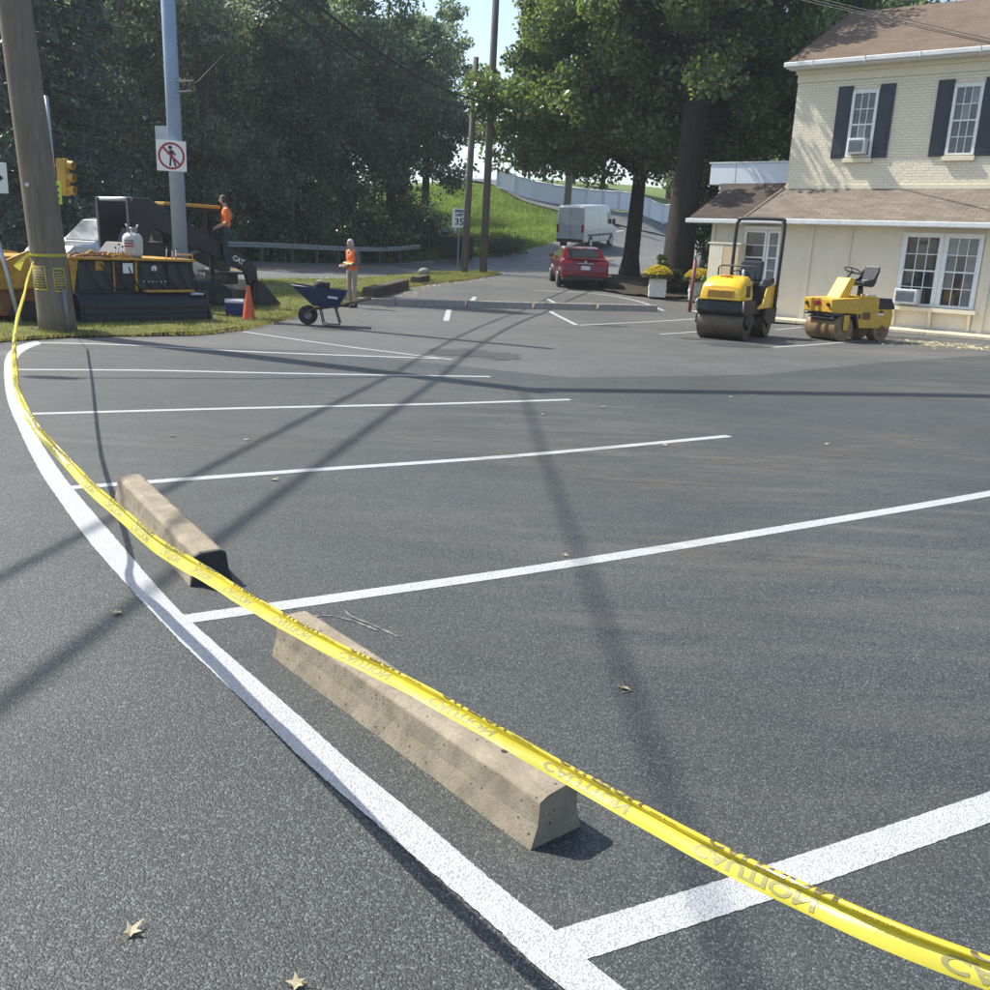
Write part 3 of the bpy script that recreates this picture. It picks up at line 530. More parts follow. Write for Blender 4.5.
# eaves of the main roof
MB().b2((-4.02,1.37,6.86),(UR,1.399,7.2)).build('frieze_board', 'trim_cream', house, .004); MB().b2((-4.06,1.30,7.08),(UR,1.369,7.2)).build('crown_moulding', 'trim_cream', house, .01)
MB().b2((-4.22,.93,7.2),(UR,1.36,7.225)).build('soffit', 'trim_white', house)
g = MB().b2((-4.28,.86,7.23),(UR,.99,7.37)); g.build('gutter', 'gutter_white', house, .025)
for u in np.arange(-3.4, UR, 1.5): MB().b2((u-.012,.852,7.22),(u+.012,.995,7.378)).build('gutter_strap', 'gutter_white', house)
tp = math.tan(math.radians(26.5))
slab('main_roof', [(-4.25,.92,7.36),(UR,.92,7.36),(UR,5.4,7.36+4.48*tp),(-4.25,5.4,7.36+4.48*tp)], .09, 'shingle_red', house)
slab('rear_roof', [(-4.25,9.9,7.36),(-4.25,5.41,7.355+4.48*tp),(UR,5.41,7.355+4.48*tp),(UR,9.9,7.36)], .09, 'shingle_red', house)
MB().prism([(1.66,7.2),(9.0,7.2),(5.4,7.25+3.95*tp)], -3.98, -3.77, 'x').build('gable', 'painted_brick', house)
def window(u0, u1, z0, z1, y, cols, rows, parent, casing=.09, sash=True, pale=0., blind=0.):
    w = MB(); c = casing; w.b2((u0-c,y-.05,z0-c*.6),(u0,y+.02,z1+c)).b2((u1,y-.05,z0-c*.6),(u1+c,y+.02,z1+c)).b2((u0,y-.052,z1),(u1,y+.02,z1+c)).b2((u0,y-.048,z0-c*.6),(u1,y+.02,z0))
    zm = (z0+z1)/2
    if sash: w.b2((u0,y-.036,zm-.022),(u1,y+.015,zm+.022))
    o = w.build('window', 'trim_white', parent, .004)
    pw, ph = (u1-u0)/cols, (z1-z0)/rows; mt = MB()
    for i in range(1, cols): mt.b2((u0+i*pw-.011,y-.024,z0),(u0+i*pw+.011,y+.01,z1))
    for j in range(1, rows):
        if not (sash and abs(z0+j*ph-zm) < .01): mt.b2((u0,y-.0225,z0+j*ph-.011),(u1,y+.0095,z0+j*ph+.011))
    mt.build('muntin', 'trim_white', o)
    pn = {m: MB().box((0,0,0),(pw-.004,.012,ph-.004)).mesh('pane', m) for m in ('glass_dark','glass_pale')}
    for i in range(cols):
        for j in range(rows):
            q = obj('pane', pn['glass_pale' if rnd.random() < pale else 'glass_dark'], o); q.location = (u0+(i+.5)*pw, y+.004, z0+(j+.5)*ph); q.rotation_euler = (rnd.uniform(-.012,.012), 0, rnd.uniform(-.012,.012))
    return o
yu = 1.4
for u0, u1 in ((-2.2,-1.62),(.56,1.14),(3.3,3.88),(6.2,6.78)):
    window(u0, u1, 4.78, 6.46, yu-.01, 3, 4, house, .085, True, .25)
    MB().b2((u0-.13,yu-.1,4.58),(u1+.13,yu,4.70)).build('sill', 'trim_cream', house, .008)
    for s0, s1 in ((u0-.52,u0-.1),(u1+.1,u1+.52)):
        sh = MB().b2((s0,yu-.05,4.70),(s1,yu-.004,6.68)).build('shutter', 'shutter_navy', house, .006)
        for za, zb in ((4.80,5.55),(5.68,6.58)):
            MB().b2((s0+.07,yu-.06,za),(s1-.07,yu-.051,zb)).build('raised_panel', 'shutter_navy', sh, .006)
# ground floor pair of windows with a sill on brackets
window(.28, 1.10, .76, 2.50, -.02, 3, 4, house, .12, True, .08); window(1.345, 2.08, .76, 2.50, -.02, 3, 4, house, .12, True, .6)
MB().b2((.08,-.2,.56),(2.3,-.002,.67)).build('window_sill', 'trim_cream', house, .01)
for u in (.2, 1.16, 2.15): MB().prism([(-.19,.555),(-.02,.555),(-.02,.14),(-.06,.14),(-.08,.3),(-.15,.42)], u-.035, u+.035, 'x').build('sill_bracket', 'trim_cream', house, .006)
MB().b2((2.215,-.03,.0),(2.4,-.001,2.74)).build('window_trim', 'trim_cream', house, .004)
window(-4.42, -3.84, 1.05, 2.5, -.02, 1, 4, house, .07, True, .0); window(-3.68, -3.42, 1.05, 2.5, -.02, 1, 4, house, .07, True, .9)
MB().b2((-4.5,-.12,2.58),(-3.35,-.06,2.68)).build('window_head', 'trim_white', house, .004)
window(5.4, 6.2, .8, 2.5, -.02, 3, 4, house, .09)
# window air conditioners
def air_con(loc, w, h, d, label):
    t = thing('air_conditioner', label, 'air conditioner', (0,0,0)); t.matrix_world = Matrix.Translation((10.7,27.08,0)) @ Matrix.Rotation(HRZ, 4, 'Z') @ Matrix.Translation(loc)
    MB().b2((-w/2,-d,0),(w/2,.02,h)).build('case', 'white_plastic', t, .012)
    MB().b2((-w/2+.05,-d-.012,.05),(w/2-.05,-d-.001,h-.05)).build('grille', 'galv_dull', t)
    for k in range(7): MB().b2((-w/2+.055,-d-.02,.07+k*(h-.14)/7),(w/2-.055,-d-.0125,.078+k*(h-.14)/7)).build('louvre', 'galv_dull', t)
    return t
air_con((-1.91,1.37,4.80), .5, .42, .3, 'white window air conditioner in the upper storey window between navy shutters')
air_con((.53,-.09,.75), .58, .38, .34, 'white window air conditioner in the ground floor double window')
# low annex with a flat roof behind
annex = thing('flat_roofed_annex', 'low annex with pale blue flat roof fascia beside the brick house', 'building', (10.7, 27.08, 0), HRZ)
MB().b2((-7.0,2.15,4.04),(-4.02,6,4.70)).build('roof_fascia', 'fascia_blue', annex, .01); MB().b2((-7.06,2.12,4.70),(-4.02,6.05,4.74)).build('roof_edge', 'gutter_white', annex)
MB().b2((-6.68,2.3,3.5),(-4.03,5.9,4.035)).build('clerestory_wall', 'wall_cool', annex); MB().b2((-5.38,2.3,0),(-4.03,5.9,3.49)).build('wall', 'wall_cool', annex)
MB().b2((-6.1,2.145,4.05),(-6.085,2.149,4.69)).build('panel_joint', 'galv_dull', annex)
# storage cabinet, sidewalk
cab = thing('storage_cabinet', 'tan storage cabinet standing against the house wall behind the tandem roller', 'cabinet', (0,0,0)); cab.matrix_world = Matrix.Translation((10.7,27.08,0)) @ Matrix.Rotation(HRZ, 4, 'Z') @ Matrix.Translation((-4.9,-.06,0))
MB().b2((-.5,-.42,.1),(.5,-.002,2.12)).build('body', 'stucco', cab, .01); MB().b2((-.01,-.445,.14),(.48,-.421,2.08)).build('door', 'stucco_tan', cab, .006); MB().b2((-.48,-.445,.14),(-.03,-.421,2.08)).build('door', 'trim_cream', cab, .006); MB().b2((-.54,-.46,2.12),(.54,.0,2.17)).build('top', 'trim_cream', cab, .006)  # sunlit cream and darker tan faces put into the two door colours
sw = MB()
for k in range(9):
    u = -5.6+k*1.75; sw.b2((u,-1.15,.0),(u+1.74,-.05,.09))
walk = struct(sw.build('sidewalk', 'sidewalk_concrete', None, .012)); walk.location = (10.7,27.08,.0); walk.rotation_euler.z = HRZ
# wind-blown leaves and grit along the sidewalk and the verge
def litter(name, label, pts, n, size, mat, spread):
    r = np.random.RandomState(11); P = np.array([tuple(gp(*p)[:2]) for p in pts]); i = r.randint(0, len(P)-1, n); t = r.rand(n)[:,None]; xy = P[i]*(1-t)+P[i+1]*t + r.randn(n,2)*spread
    z = H(xy[:,0], xy[:,1])+.012; V = []; a = r.rand(n)*6.28; s = size*(.5+r.rand(n)); c0, s0 = np.cos(a)*s, np.sin(a)*s
    q = np.stack([np.stack([xy[:,0]+c0, xy[:,1]+s0, z+r.rand(n)*.02], -1), np.stack([xy[:,0]-s0*.6, xy[:,1]+c0*.6, z], -1), np.stack([xy[:,0]-c0, xy[:,1]-s0, z+r.rand(n)*.02], -1), np.stack([xy[:,0]+s0*.6, xy[:,1]-c0*.6, z], -1)], 1)
    o = obj(name, raw_mesh(name, q.reshape(-1,3), np.arange(n*4).reshape(n,4), mat)); struct(o, 'stuff'); return tag(o, label, 'leaves')
litter('leaf_litter', 'scattered dry leaves on the asphalt along the house sidewalk', [(885,342),(920,343),(960,347),(1010,350)], 420, .045, 'leaf_dry', .45)
litter('leaf_litter', 'dry leaves strewn along the old timber edge of the verge', [(380,300),(410,290),(440,283),(490,278)], 300, .05, 'leaf_dry', .35)

# ------------------------------------------------------------------ ride-on rollers (local x = forward)
def drum(parent, x, r, w, mat, name='drum'):
    d = MB(); d.cyl((x,-w/2,r),(x,w/2,r), r, n=36).build(name, mat, parent, .012)
    h = MB(); 
    for s in (-1,1): h.cyl((x,s*(w/2+.001),r),(x,s*(w/2+.03),r), r*.42, r*.3, n=20)
    h.build('hub', 'machine_black', parent)
def roller_a():
    p = gp(722,339); t = thing('tandem_roller', 'yellow and black tandem roller with tall roll bar hoop', 'roller', (p.x,p.y,0), math.radians(239))
    t.location = (p.x+.42, p.y+.72, 0); t.scale = (1.07,1.05,1.07); w = .98
    drum(t, .72, .32, w, 'drum_steel'); drum(t, -.72, .32, w, 'drum_steel')
    # front and rear drum yokes
    for s in (-1,1):
        MB().prism([(.36,.36),(.52,.5),(.95,.5),(.98,.34),(.82,.24),(.62,.24)], s*.5, s*.55, 'y').build('yoke', 'machine_black', t, .01)
        MB().prism([(-1.05,.3),(-1.1,.62),(-.3,.62),(-.2,.4),(-.5,.3)], s*.5, s*.56, 'y').build('yoke', 'machine_black', t, .01)
    MB().prism([(.3,.5),(.3,.80),(1.08,.80),(1.10,.56),(1.0,.5)], -.5, .5, 'y').build('front_frame', 'machine_black', t, .02)
    MB().b2((1.09,-.42,.585),(1.125,.42,.64)).build('scraper', 'machine_black', t, .006)
    for s in (-1,1): 
        MB().tube([(1.06,s*.47,.58),(1.13,s*.5,.62),(1.14,s*.5,.76),(1.08,s*.47,.8)], .014, 8).build('tie_down_loop', 'galv', t)
    # bonnet, rounded and sloping forward
    bn = MB(); n = 10; prof = []
    secs = [(1.14,.81,.84,.42),(1.12,1.0,1.06,.42),(1.02,1.12,1.17,.43),(.80,1.2,1.245,.43),(.52,1.22,1.27,.42),(.34,1.18,1.23,.40),(.30,1.0,1.05,.40)]
    rings = []
    for x, zs, zt, hw in secs: rings.append([(x,-hw,.80),(x,-hw-.008,(zs+.8)/2),(x,-hw+.012,zs-.02),(x,-hw*.82,zt-.008),(x,-hw*.4,zt+.012),(x,hw*.4,zt+.012),(x,hw*.82,zt-.008),(x,hw-.012,zs-.02),(x,hw+.008,(zs+.8)/2),(x,hw,.80)])
    k = len(rings[0]); bn._add([v for r in rings for v in r], [(i*k+j,i*k+j+1,(i+1)*k+j+1,(i+1)*k+j) for i in range(len(rings)-1) for j in range(k-1)]+[tuple(range(k)), tuple(len(rings)*k-1-j for j in range(k))], True)
    bo = bn.build('bonnet', 'roller_yellow', t, .012)
    MB().prism([(-.3,.845),(.3,.845),(.27,1.0),(-.27,1.0)], 1.128, 1.15, 'x').build('radiator_grille', 'old_yellow', bo, .006)
    for i in range(6): MB().b2((1.151,-.26,.862+i*.021),(1.158,.26,.869+i*.021)).build('grille_bar', 'rust', bo)
    for s in (-1,1): MB().prism([(.55,.86),(.85,.86),(.83,1.08),(.58,1.1)], s*.425, s*.441, 'y').build('side_vent', 'machine_black', bo, .006)
    em = MB()
    for a, b in (((-.11,.05),(-.075,-.05)),((-.075,-.05),(-.03,.05)),((-.03,.05),(.01,-.05)),((.01,-.05),(.06,.05)),((.06,.05),(.14,.03))): em.tube([(a[1]*.8,a[0],0),(b[1]*.8,b[0],0)], .013, 4)
    eo = em.build('emblem', 'sign_red', bo); eo.location = (.86,0,1.262); eo.rotation_euler = (0, math.radians(13), math.pi)
    # rear body, platform, seat
    MB().prism([(-1.12,.55),(-1.12,1.02),(-1.02,1.1),(-.42,1.1),(-.40,.62),(.28,.62),(.28,.5),(-1.05,.5)], -.46, .46, 'y').build('rear_body', 'machine_black', t, .025)
    for s in (-1,1):
        MB().prism([(-1.1,.62),(-1.1,1.0),(-1.0,1.12),(-.44,1.06),(-.24,.72),(.1,.66),(.1,.6)], s*.46, s*.5, 'y').build('side_panel', 'roller_yellow', t, .015)
        MB().prism([(-.98,1.12),(-.42,1.07),(-.46,1.22),(-.9,1.26)], s*.36, s*.48, 'y').build('armrest', 'seat_vinyl', t, .02)
    st = MB().box((-.5,0,1.10),(.46,.5,.12)).build('seat', 'seat_vinyl', t, .04, 3); MB().box((-.76,0,1.36),(.13,.5,.46),Matrix.Rotation(-.17,3,'Y')).build('backrest', 'seat_vinyl', t, .05, 3)
    MB().b2((.02,-.22,.62),(.26,.22,1.12)).build('dash_column', 'machine_black', t, .03)
    sw = MB(); R = .18; sw.tube([(R*math.cos(a),R*math.sin(a),0) for a in np.linspace(0,2*math.pi,25)], .015, 6); sw.tube([(-R,0,0),(R,0,0)], .012, 6); sw.tube([(0,0,0),(0,R,0)], .012, 6); so = sw.build('steering_wheel', 'machine_black', t); so.location = (-.04,0,1.3); so.rotation_euler = (0,-.45,0)
    MB().cyl((.1,0,1.08),(-.04,0,1.3),.03).build('steering_column', 'machine_black', t)
    MB().tube([(.24,-.4,1.2),(.24,-.4,1.42),(.2,-.36,1.47),(.2,.36,1.47),(.24,.4,1.42),(.24,.4,1.2)], .018, 8).build('hand_rail', 'machine_black', t)
    # the roll bar hoop, leaning a little
    hoop = [(-.98,-.53,.55),(-1.02,-.53,1.6),(-1.05,-.53,2.28),(-1.06,-.5,2.40),(-1.065,-.42,2.46),(-1.065,.42,2.46),(-1.06,.5,2.40),(-1.05,.53,2.28),(-1.02,.53,1.6),(-.98,.53,.55)]
    MB().tube(cat_rom(hoop, 4), .038, 10).build('roll_bar', 'machine_black', t)
    for s in (-1,1): MB().cyl((-1.0,s*.565,.9),(-1.0,s*.585,.9),.045).build('reflector', 'vest_stripe', t); 
    MB().cyl((.42,.2,1.2),(.42,.2,1.4),.03,.026).build('exhaust', 'galv', t)
    return t
roller_a()
def roller_b():
    p = gp(846,341); t = thing('static_roller', 'older yellow static roller with open steering wheel and black bucket seat', 'roller', (p.x+.15,p.y+.42,0), math.radians(207))
    # front drum in two halves with a yoke, rear tyre drum tucked under the body
    MB().cyl((.62,-.46,.29),(.62,-.003,.29),.29,n=32).build('drum', 'drum_rust', t, .012); MB().cyl((.62,.003,.29),(.62,.46,.29),.29,n=32).build('drum', 'drum_rust', t, .012)
    for s in (-1,1):
        MB().cyl((.62,s*.461,.29),(.62,s*.475,.29),.2,.19,n=24).build('drum_dish', 'drum_rust', t); MB().cyl((.62,s*.476,.29),(.62,s*.5,.29),.06,n=16).build('hub', 'rust', t)
        MB().prism([(.56,.26),(.68,.26),(.70,.6),(.54,.6)], s*.5, s*.535, 'y').build('yoke_arm', 'old_yellow', t, .008)
    MB().b2((.86,-.36,.50),(.93,.36,.53)).build('scraper_bar', 'galv', t, .005); MB().b2((.6,-.4,.6),(.94,.4,.625)).build('drum_guard', 'galv_dull', t, .005)
    for s in (-1,1): MB().tube([(.9,s*.32,.52),(.8,s*.36,.6)], .016).build('scraper_arm', 'galv', t)
    # body side profile with the arch over the drum
    MB().prism([(1.02,.64),(1.05,.94),(.30,.98),(-.78,.98),(-.92,.62),(-.88,.30),(.12,.30),(.22,.62)], -.44, .44, 'y').build('body', 'old_yellow', t, .02)
    MB().prism([(1.0,.6),(.2,.6),(.1,.3),(.16,.3),(.26,.57),(1.0,.57)], -.43, .43, 'y').build('arch_liner', 'machine_black', t)
    MB().prism([(.32,.94),(.62,.94),(.33,1.42),(.16,1.40)], -.2, .2, 'y').build('steering_console', 'roller_yellow', t, .015)
    MB().prism([(-.42,.985),(-.80,.985),(-.93,.80),(-.93,.74),(-.42,.74)], -.452, .452, 'y').build('engine_cover', 'machine_black', t, .012)
    MB().b2((-.38,-.40,.982),(.22,.40,1.02)).build('deck_plate', 'roller_yellow', t, .008); MB().b2((-.34,.2,1.021),(-.05,.4,1.07)).build('toolbox', 'trim_cream', t, .008)
    for s in (-1,1):
        MB().b2((-.18,s*.441,.50),(.06,s*.449,.66)).build('vent', 'rust', t); MB().b2((.12,s*.441,.52),(.18,s*.449,.62)).build('vent', 'machine_black', t)
        MB().prism([(-.60,.66),(-.44,.66),(-.44,.69),(-.5,.69),(-.52,.74),(-.54,.69),(-.60,.69)], s*.441, s*.447, 'y').build('emblem', 'sign_black', t); MB().b2((-.62,s*.441,.60),(-.40,s*.446,.645)).build('nameplate', 'sign_white', t)
        MB().cyl((-.62,s*.18,.25),(-.62,s*.43,.25),.25,n=28).build('rear_wheel', 'drum_rust', t, .01); MB().cyl((-.62,s*.431,.25),(-.62,s*.445,.25),.12,n=18).build('rear_hub', 'rust', t)
        MB().cyl((1.045,s*.33,.82),(1.075,s*.33,.82),.045,.04).build('headlamp', 'machine_black', t)
    MB().b2((1.046,-.12,.80),(1.056,.1,.88)).build('badge', 'sign_red', t)
    R = .19; s = MB(); s.tube([(R*math.cos(a),R*math.sin(a),0) for a in np.linspace(0,2*math.pi,25)], .014, 6)
    for a in (.5,2.6,4.7): s.tube([(0,0,-.03),(R*math.cos(a),R*math.sin(a),0)], .011, 6)
    so = s.build('steering_wheel', 'machine_black', t); so.location = (.1,0,1.58); so.rotation_euler = (.0,-.38,0)
    MB().cyl((.25,0,1.38),(.1,0,1.57),.022).build('steering_column', 'machine_black', t)
    # bucket seat
    MB().prism([(-.02,1.25),(-.38,1.22),(-.47,1.3),(-.56,1.68),(-.52,1.70),(-.40,1.36),(-.02,1.33)], -.22, .22, 'y').build('seat', 'seat_vinyl', t, .03, 3)
    for q in (-1,1): MB().prism([(-.08,1.26),(-.4,1.24),(-.54,1.62),(-.46,1.6),(-.34,1.4),(-.1,1.37)], q*.2, q*.245, 'y').build('seat_wing', 'seat_vinyl', t, .02)
    MB().cyl((-.22,0,1.02),(-.22,0,1.24),.06,.05).build('seat_post', 'machine_black', t); MB().tube([(-.02,.28,1.02),(.0,.28,1.26)], .012).build('control_lever', 'machine_black', t); MB().ball((.0,.28,1.28),.025).build('lever_knob', 'machine_black', t)
roller_b()

# ------------------------------------------------------------------ asphalt paver behind the utility pole (local x along its length)
PE = Vector((.65,.76,0)).normalized(); PRZ = math.atan2(PE.y, PE.x)
pv = thing('asphalt_paver', 'grimy black and yellow asphalt paver parked on the grass behind the utility pole', 'paver', (-7.66, 17.42, 0), PRZ)
MB().prism([(.32,.12),(1.75,.12),(1.75,1.16),(.32,1.16)], .05, 2.5, 'x').build('body', 'machine_black', pv, .02)
MB().prism([(-.04,.03),(.36,.03),(.36,.56),(.16,.56),(.02,.42)], .0, 2.62, 'x').build('screed', 'machine_black', pv, .02)
for z, y in ((.1,-.06),(.2,-.05),(.31,-.04)): MB().b2((.04,y-.012,z),(2.56,y+.05,z+.045)).build('screed_rib', 'panel_dark', pv, .008)
MB().prism([(-.1,.02),(.4,.02),(.4,.6),(.1,.6)], 2.62, 2.68, 'x').build('end_plate', 'panel_dark', pv, .008); MB().b2((2.3,.06,.53),(2.58,.3,.57)).build('end_step', 'galv', pv, .006)
MB().b2((1.35,.10,.585),(2.4,.24,.63)).build('tamper_rail', 'paver_yellow', pv, .008)
MB().b2((-.08,.18,1.17),(2.5,1.85,1.215)).build('deck', 'paver_yellow', pv, .008); MB().b2((-.06,.2,1.2155),(1.1,1.7,1.222)).build('deck_mat', 'rust', pv)
for x0, x1, m in ((.12,.78,'panel_dark'),(.84,1.22,'machine_black'),(1.30,1.88,'panel_dark'),(1.94,2.44,'panel_dark')): MB().b2((x0,.29,.62),(x1,.319,1.12)).build('side_panel', m, pv, .012)
for x0, x1, z0, z1 in ((.80,.83,.6,1.15),(1.235,1.285,.6,1.15),(.46,.62,.98,1.15)): MB().b2((x0,.27,z0),(x1,.318,z1)).build('upright', 'paver_yellow', pv, .005)
MB().prism([(-.05,1.2),(.14,1.2),(.02,.58)], .25, .30, 'y').build('corner_gusset', 'paver_yellow', pv, .005)
MB().b2((.98,.24,.93),(1.18,.266,1.12)).build('paper_tag', 'sign_white', pv); g = MB().cyl((1.62,.25,1.03),(1.62,.285,1.03),.062,n=20).build('gauge', 'galv', pv); MB().cyl((1.62,.24,1.03),(1.62,.2495,1.03),.045,n=20).build('gauge_face', 'sign_white', g)
for k in range(9):
    x = .3+k*.26; MB().tube([(x,.26,1.1),(x+.05,.22,.92+.1*math.sin(k)),(x+.18,.24,.7),(x+.3,.27,.62)], .013, 6).build('hose', 'rubber', pv)
for k in range(6): MB().cyl((1.4+k*.09,.24,.78),(1.4+k*.09,.286,.78),.018,n=8).build('control_knob', 'galv', pv)
# hopper with raised wings at the left end
MB().prism([(.45,.62),(1.95,.62),(2.15,1.2),(.42,1.2)], -1.3, -.12, 'x').build('hopper', 'paver_yellow', pv, .02); MB().prism([(.5,.16),(1.8,.16),(1.8,.615),(.5,.615)], -1.2, -.1, 'x').build('hopper_frame', 'rust', pv, .02)
MB().prism([(-1.35,.62),(-.12,.7),(-.12,1.22),(-.7,1.30),(-1.35,1.02)], .36, .415, 'y').build('hopper_wing', 'paver_yellow', pv, .01); MB().prism([(-1.35,.62),(-.12,.7),(-.12,1.22),(-.7,1.30),(-1.35,1.02)], 2.16, 2.22, 'y').build('hopper_wing', 'paver_yellow', pv, .01)
MB().cyl((-1.3,.55,.16),(-1.3,1.8,.16),.1,n=18).build('push_roller', 'drum_steel', pv)
for s in (.42,1.55):
    tr = MB(); pts = [(-.95,.06),(-1.08,.2),(-.95,.42),(1.6,.42),(1.8,.22),(1.62,.05)]; tr.prism(pts, s, s+.28, 'y'); tr.build('crawler_track', 'rubber', pv, .04)
# loose things on the deck: handles, hoses, levers, cones of rope
for k in range(12):
    x = .02+k*.085; y = .25+rnd.random()*.25; MB().tube([(x,y,1.235),(x+rnd.uniform(.05,.3),y+.1,1.25+rnd.random()*.08),(x+rnd.uniform(.3,.6),y+rnd.uniform(-.1,.2),1.235)], .018, 6).build('deck_rail', rnd.choice(['rust','paver_yellow','rust']), pv)
for x, h in ((.93,.18),(1.0,.24),(1.07,.2),(2.0,.2),(2.12,.16),(2.2,.19)): MB().cyl((x,.45,1.216),(x+.02,.43,1.216+h),.012,n=6).build('lever', 'galv', pv); MB().ball((x+.02,.43,1.216+h),.022,8,6).build('lever_knob', 'machine_black', pv)
MB().tube([(2.1,.25,1.22),(2.1,.25,1.30),(2.46,.25,1.30),(2.46,.25,1.22)], .016, 6).build('grab_rail', 'paver_yellow', pv)
# gas cylinder standing on the deck
q = Vector((-7.66,17.42,0))+PE*1.34+Vector((-PE.y,PE.x,0))*.5
gc = thing('gas_cylinder', 'dirty white propane gas cylinder standing on the paver deck', 'gas cylinder', (q.x,q.y,1.217))
MB().lathe([(0,.02),(.14,.02),(.16,.05),(.18,.09),(.185,.14),(.185,.34),(.175,.39),(.13,.445),(.06,.465),(0,.465)], 24).build('tank', 'tank_white', gc); MB().lathe([(.15,0),(.155,0),(.155,.03),(.15,.03),(.15,0)], 24).build('foot_ring', 'galv_dull', gc)
MB().cyl((0,0,.46),(0,0,.53),.035,n=12).cyl((0,0,.53),(0,0,.56),.05,.045,n=12).build('valve', 'galv', gc)
cl = MB()
for a0 in (.5, .5+math.pi): cl.tube([(.115*math.cos(a),.115*math.sin(a),z) for a, z in ((a0-.9,.44),(a0-.85,.55),(a0-.4,.61),(a0+.4,.61),(a0+.85,.55),(a0+.9,.44))], .014, 6)
cl.build('collar_handle', 'galv_dull', gc)
for z in (.2,.25,.3): MB().prism([(-.09,z),(.09,z),(.09,z+.028),(-.09,z+.028)], -.191, -.186, 'y').build('warning_label', 'sign_red' if z < .28 else 'galv_dull', gc)

# ------------------------------------------------------------------ track loader heading away to the right (local x forward)
rc = Vector((-8.72,22.35,0)); LRZ = math.atan2(3.0, 2.55)
ld = thing('track_loader', 'black compact track loader with lowered lift arms and bucket on the verge', 'loader', rc, LRZ)
for s in (-1,1):
    MB().prism([(.05,.3),(.25,.05),(2.0,.05),(2.3,.25),(2.25,.45),(1.9,.62),(.35,.62),(.05,.5)], s*.5, s*.85, 'y').build('track', 'rubber', ld, .05)
    for k in range(5): MB().cyl((.4+k*.37,s*.851,.24),(.4+k*.37,s*.87,.24),.12,n=16).build('track_wheel', 'panel_dark', ld)
    # lift arm: rear riser, long sloping beam, front leg
    MB().prism([(-.28,2.42),(.25,2.42),(1.1,1.98),(2.75,1.22),(3.05,.98),(3.12,.3),(2.9,.22),(2.72,.85),(1.0,1.55),(.3,1.78),(.1,1.3),(-.25,1.3)], s*.62, s*.74, 'y').build('lift_arm', 'machine_black', ld, .02)
    MB().cyl((.6,s*.60,1.0),(1.9,s*.60,1.45),.045,n=10).build('lift_cylinder', 'galv_dull', ld)
MB().tube([(-.2,-.74,2.38),(-.2,.74,2.38)], .05, 10).build('cross_tube', 'galv', ld)
MB().prism([(-.35,.55),(-.4,1.2),(-.2,1.45),(.75,1.5),(.75,.5)], -.5, .5, 'y').build('engine_housing', 'machine_black', ld, .03)
MB().b2((.2,-.5,.35),(2.2,.5,.62)).build('chassis', 'machine_black', ld, .02)
for x in (.85,1.95):
    for s in (-1,1): MB().b2((x-.05,s*.47-.04,.62),(x+.05,s*.47+.04,2.22)).build('cab_post', 'machine_black', ld, .01)
MB().b2((.7,-.56,2.22),(2.1,.56,2.30)).build('cab_roof', 'machine_black', ld, .03); MB().b2((.68,-.60,2.30),(2.15,.60,2.38)).build('roof_cap', 'paver_yellow', ld, .02); MB().b2((.66,-.44,1.5),(.70,.44,2.15)).build('rear_window', 'glass_dark', ld)
MB().box((1.1,0,1.05),(.45,.5,.12)).box((.92,0,1.35),(.1,.5,.5)).build('seat', 'seat_vinyl', ld, .03)
for s in (-1,1): MB().b2((.9,s*.505,1.35),(1.9,s*.515,2.2)).build('side_mesh', 'panel_dark', ld) if s > 0 else None
MB().prism([(2.85,.06),(3.75,.02),(3.7,.08),(3.1,.2),(3.05,.62),(2.95,.66),(2.85,.4)], -.85, .85, 'y').build('bucket', 'panel_dark', ld, .01)
for s in (-1,1): MB().prism([(2.95,.06),(3.72,.03),(3.1,.64),(2.98,.64)], s*.85, s*.88, 'y').build('bucket_side', 'panel_dark', ld, .006)
lettering('lettering', 'CAT', .17, 'sign_white', ld, (2.52,-.743,1.13), (math.radians(90),math.radians(24),0), .006)

# ------------------------------------------------------------------ cone, cooler, wheelbarrow
p = gp(249,322); cn = thing('traffic_cone', 'faded orange traffic cone standing at the edge of the verge', 'cone', (p.x,p.y,.03))
MB().box((0,0,.015),(.36,.36,.03)).build('base', 'machine_black', cn, .01); MB().lathe([(.135,.03),(.13,.06),(.032,.70),(.026,.71),(.0,.71)], 24).build('body', 'cone_orange', cn)
p = gp(235,318); cl = thing('cooler', 'small blue picnic cooler with white lid and handle on the grass', 'cooler', (p.x,p.y,.05), .15)
MB().box((0,0,.14),(.36,.26,.26),None,1.05).build('body', 'cooler_blue', cl, .02); MB().box((0,0,.295),(.385,.285,.055)).build('lid', 'white_plastic', cl, .02)
for s in (-1,1): MB().b2((s*.193-.008,-.03,.12),(s*.193+.008,.03,.34)).build('handle_arm', 'white_plastic', cl)
MB().b2((-.2,-.025,.335),(.2,.025,.355)).build('handle', 'white_plastic', cl, .008)
p = gp(307,325); wb = thing('wheelbarrow', 'dark blue steel wheelbarrow with a black pail in its tray', 'wheelbarrow', (p.x,p.y+.1,0), math.radians(7))
MB().cyl((0,-.05,.2),(0,.05,.2),.2,n=24).build('wheel', 'rubber', wb, .03, 3); MB().cyl((0,-.06,.2),(0,.06,.2),.08,n=16).build('hub', 'galv_dull', wb)
tv = [(-.30,-.33,.80),(.80,-.30,.70),(.80,.30,.70),(-.30,.33,.80),(.12,-.2,.40),(.62,-.2,.36),(.62,.2,.36),(.12,.2,.40)]
tr = MB(); tr._add(tv, [(0,1,5,4),(1,2,6,5),(2,3,7,6),(3,0,4,7),(4,5,6,7)]); to = tr.build('tray', 'barrow_blue', wb); so = to.modifiers.new('thick', 'SOLIDIFY'); so.thickness = .012
MB().tube([tv[0],tv[1],tv[2],tv[3],tv[0]], .013, 6).build('rim', 'barrow_blue', to)
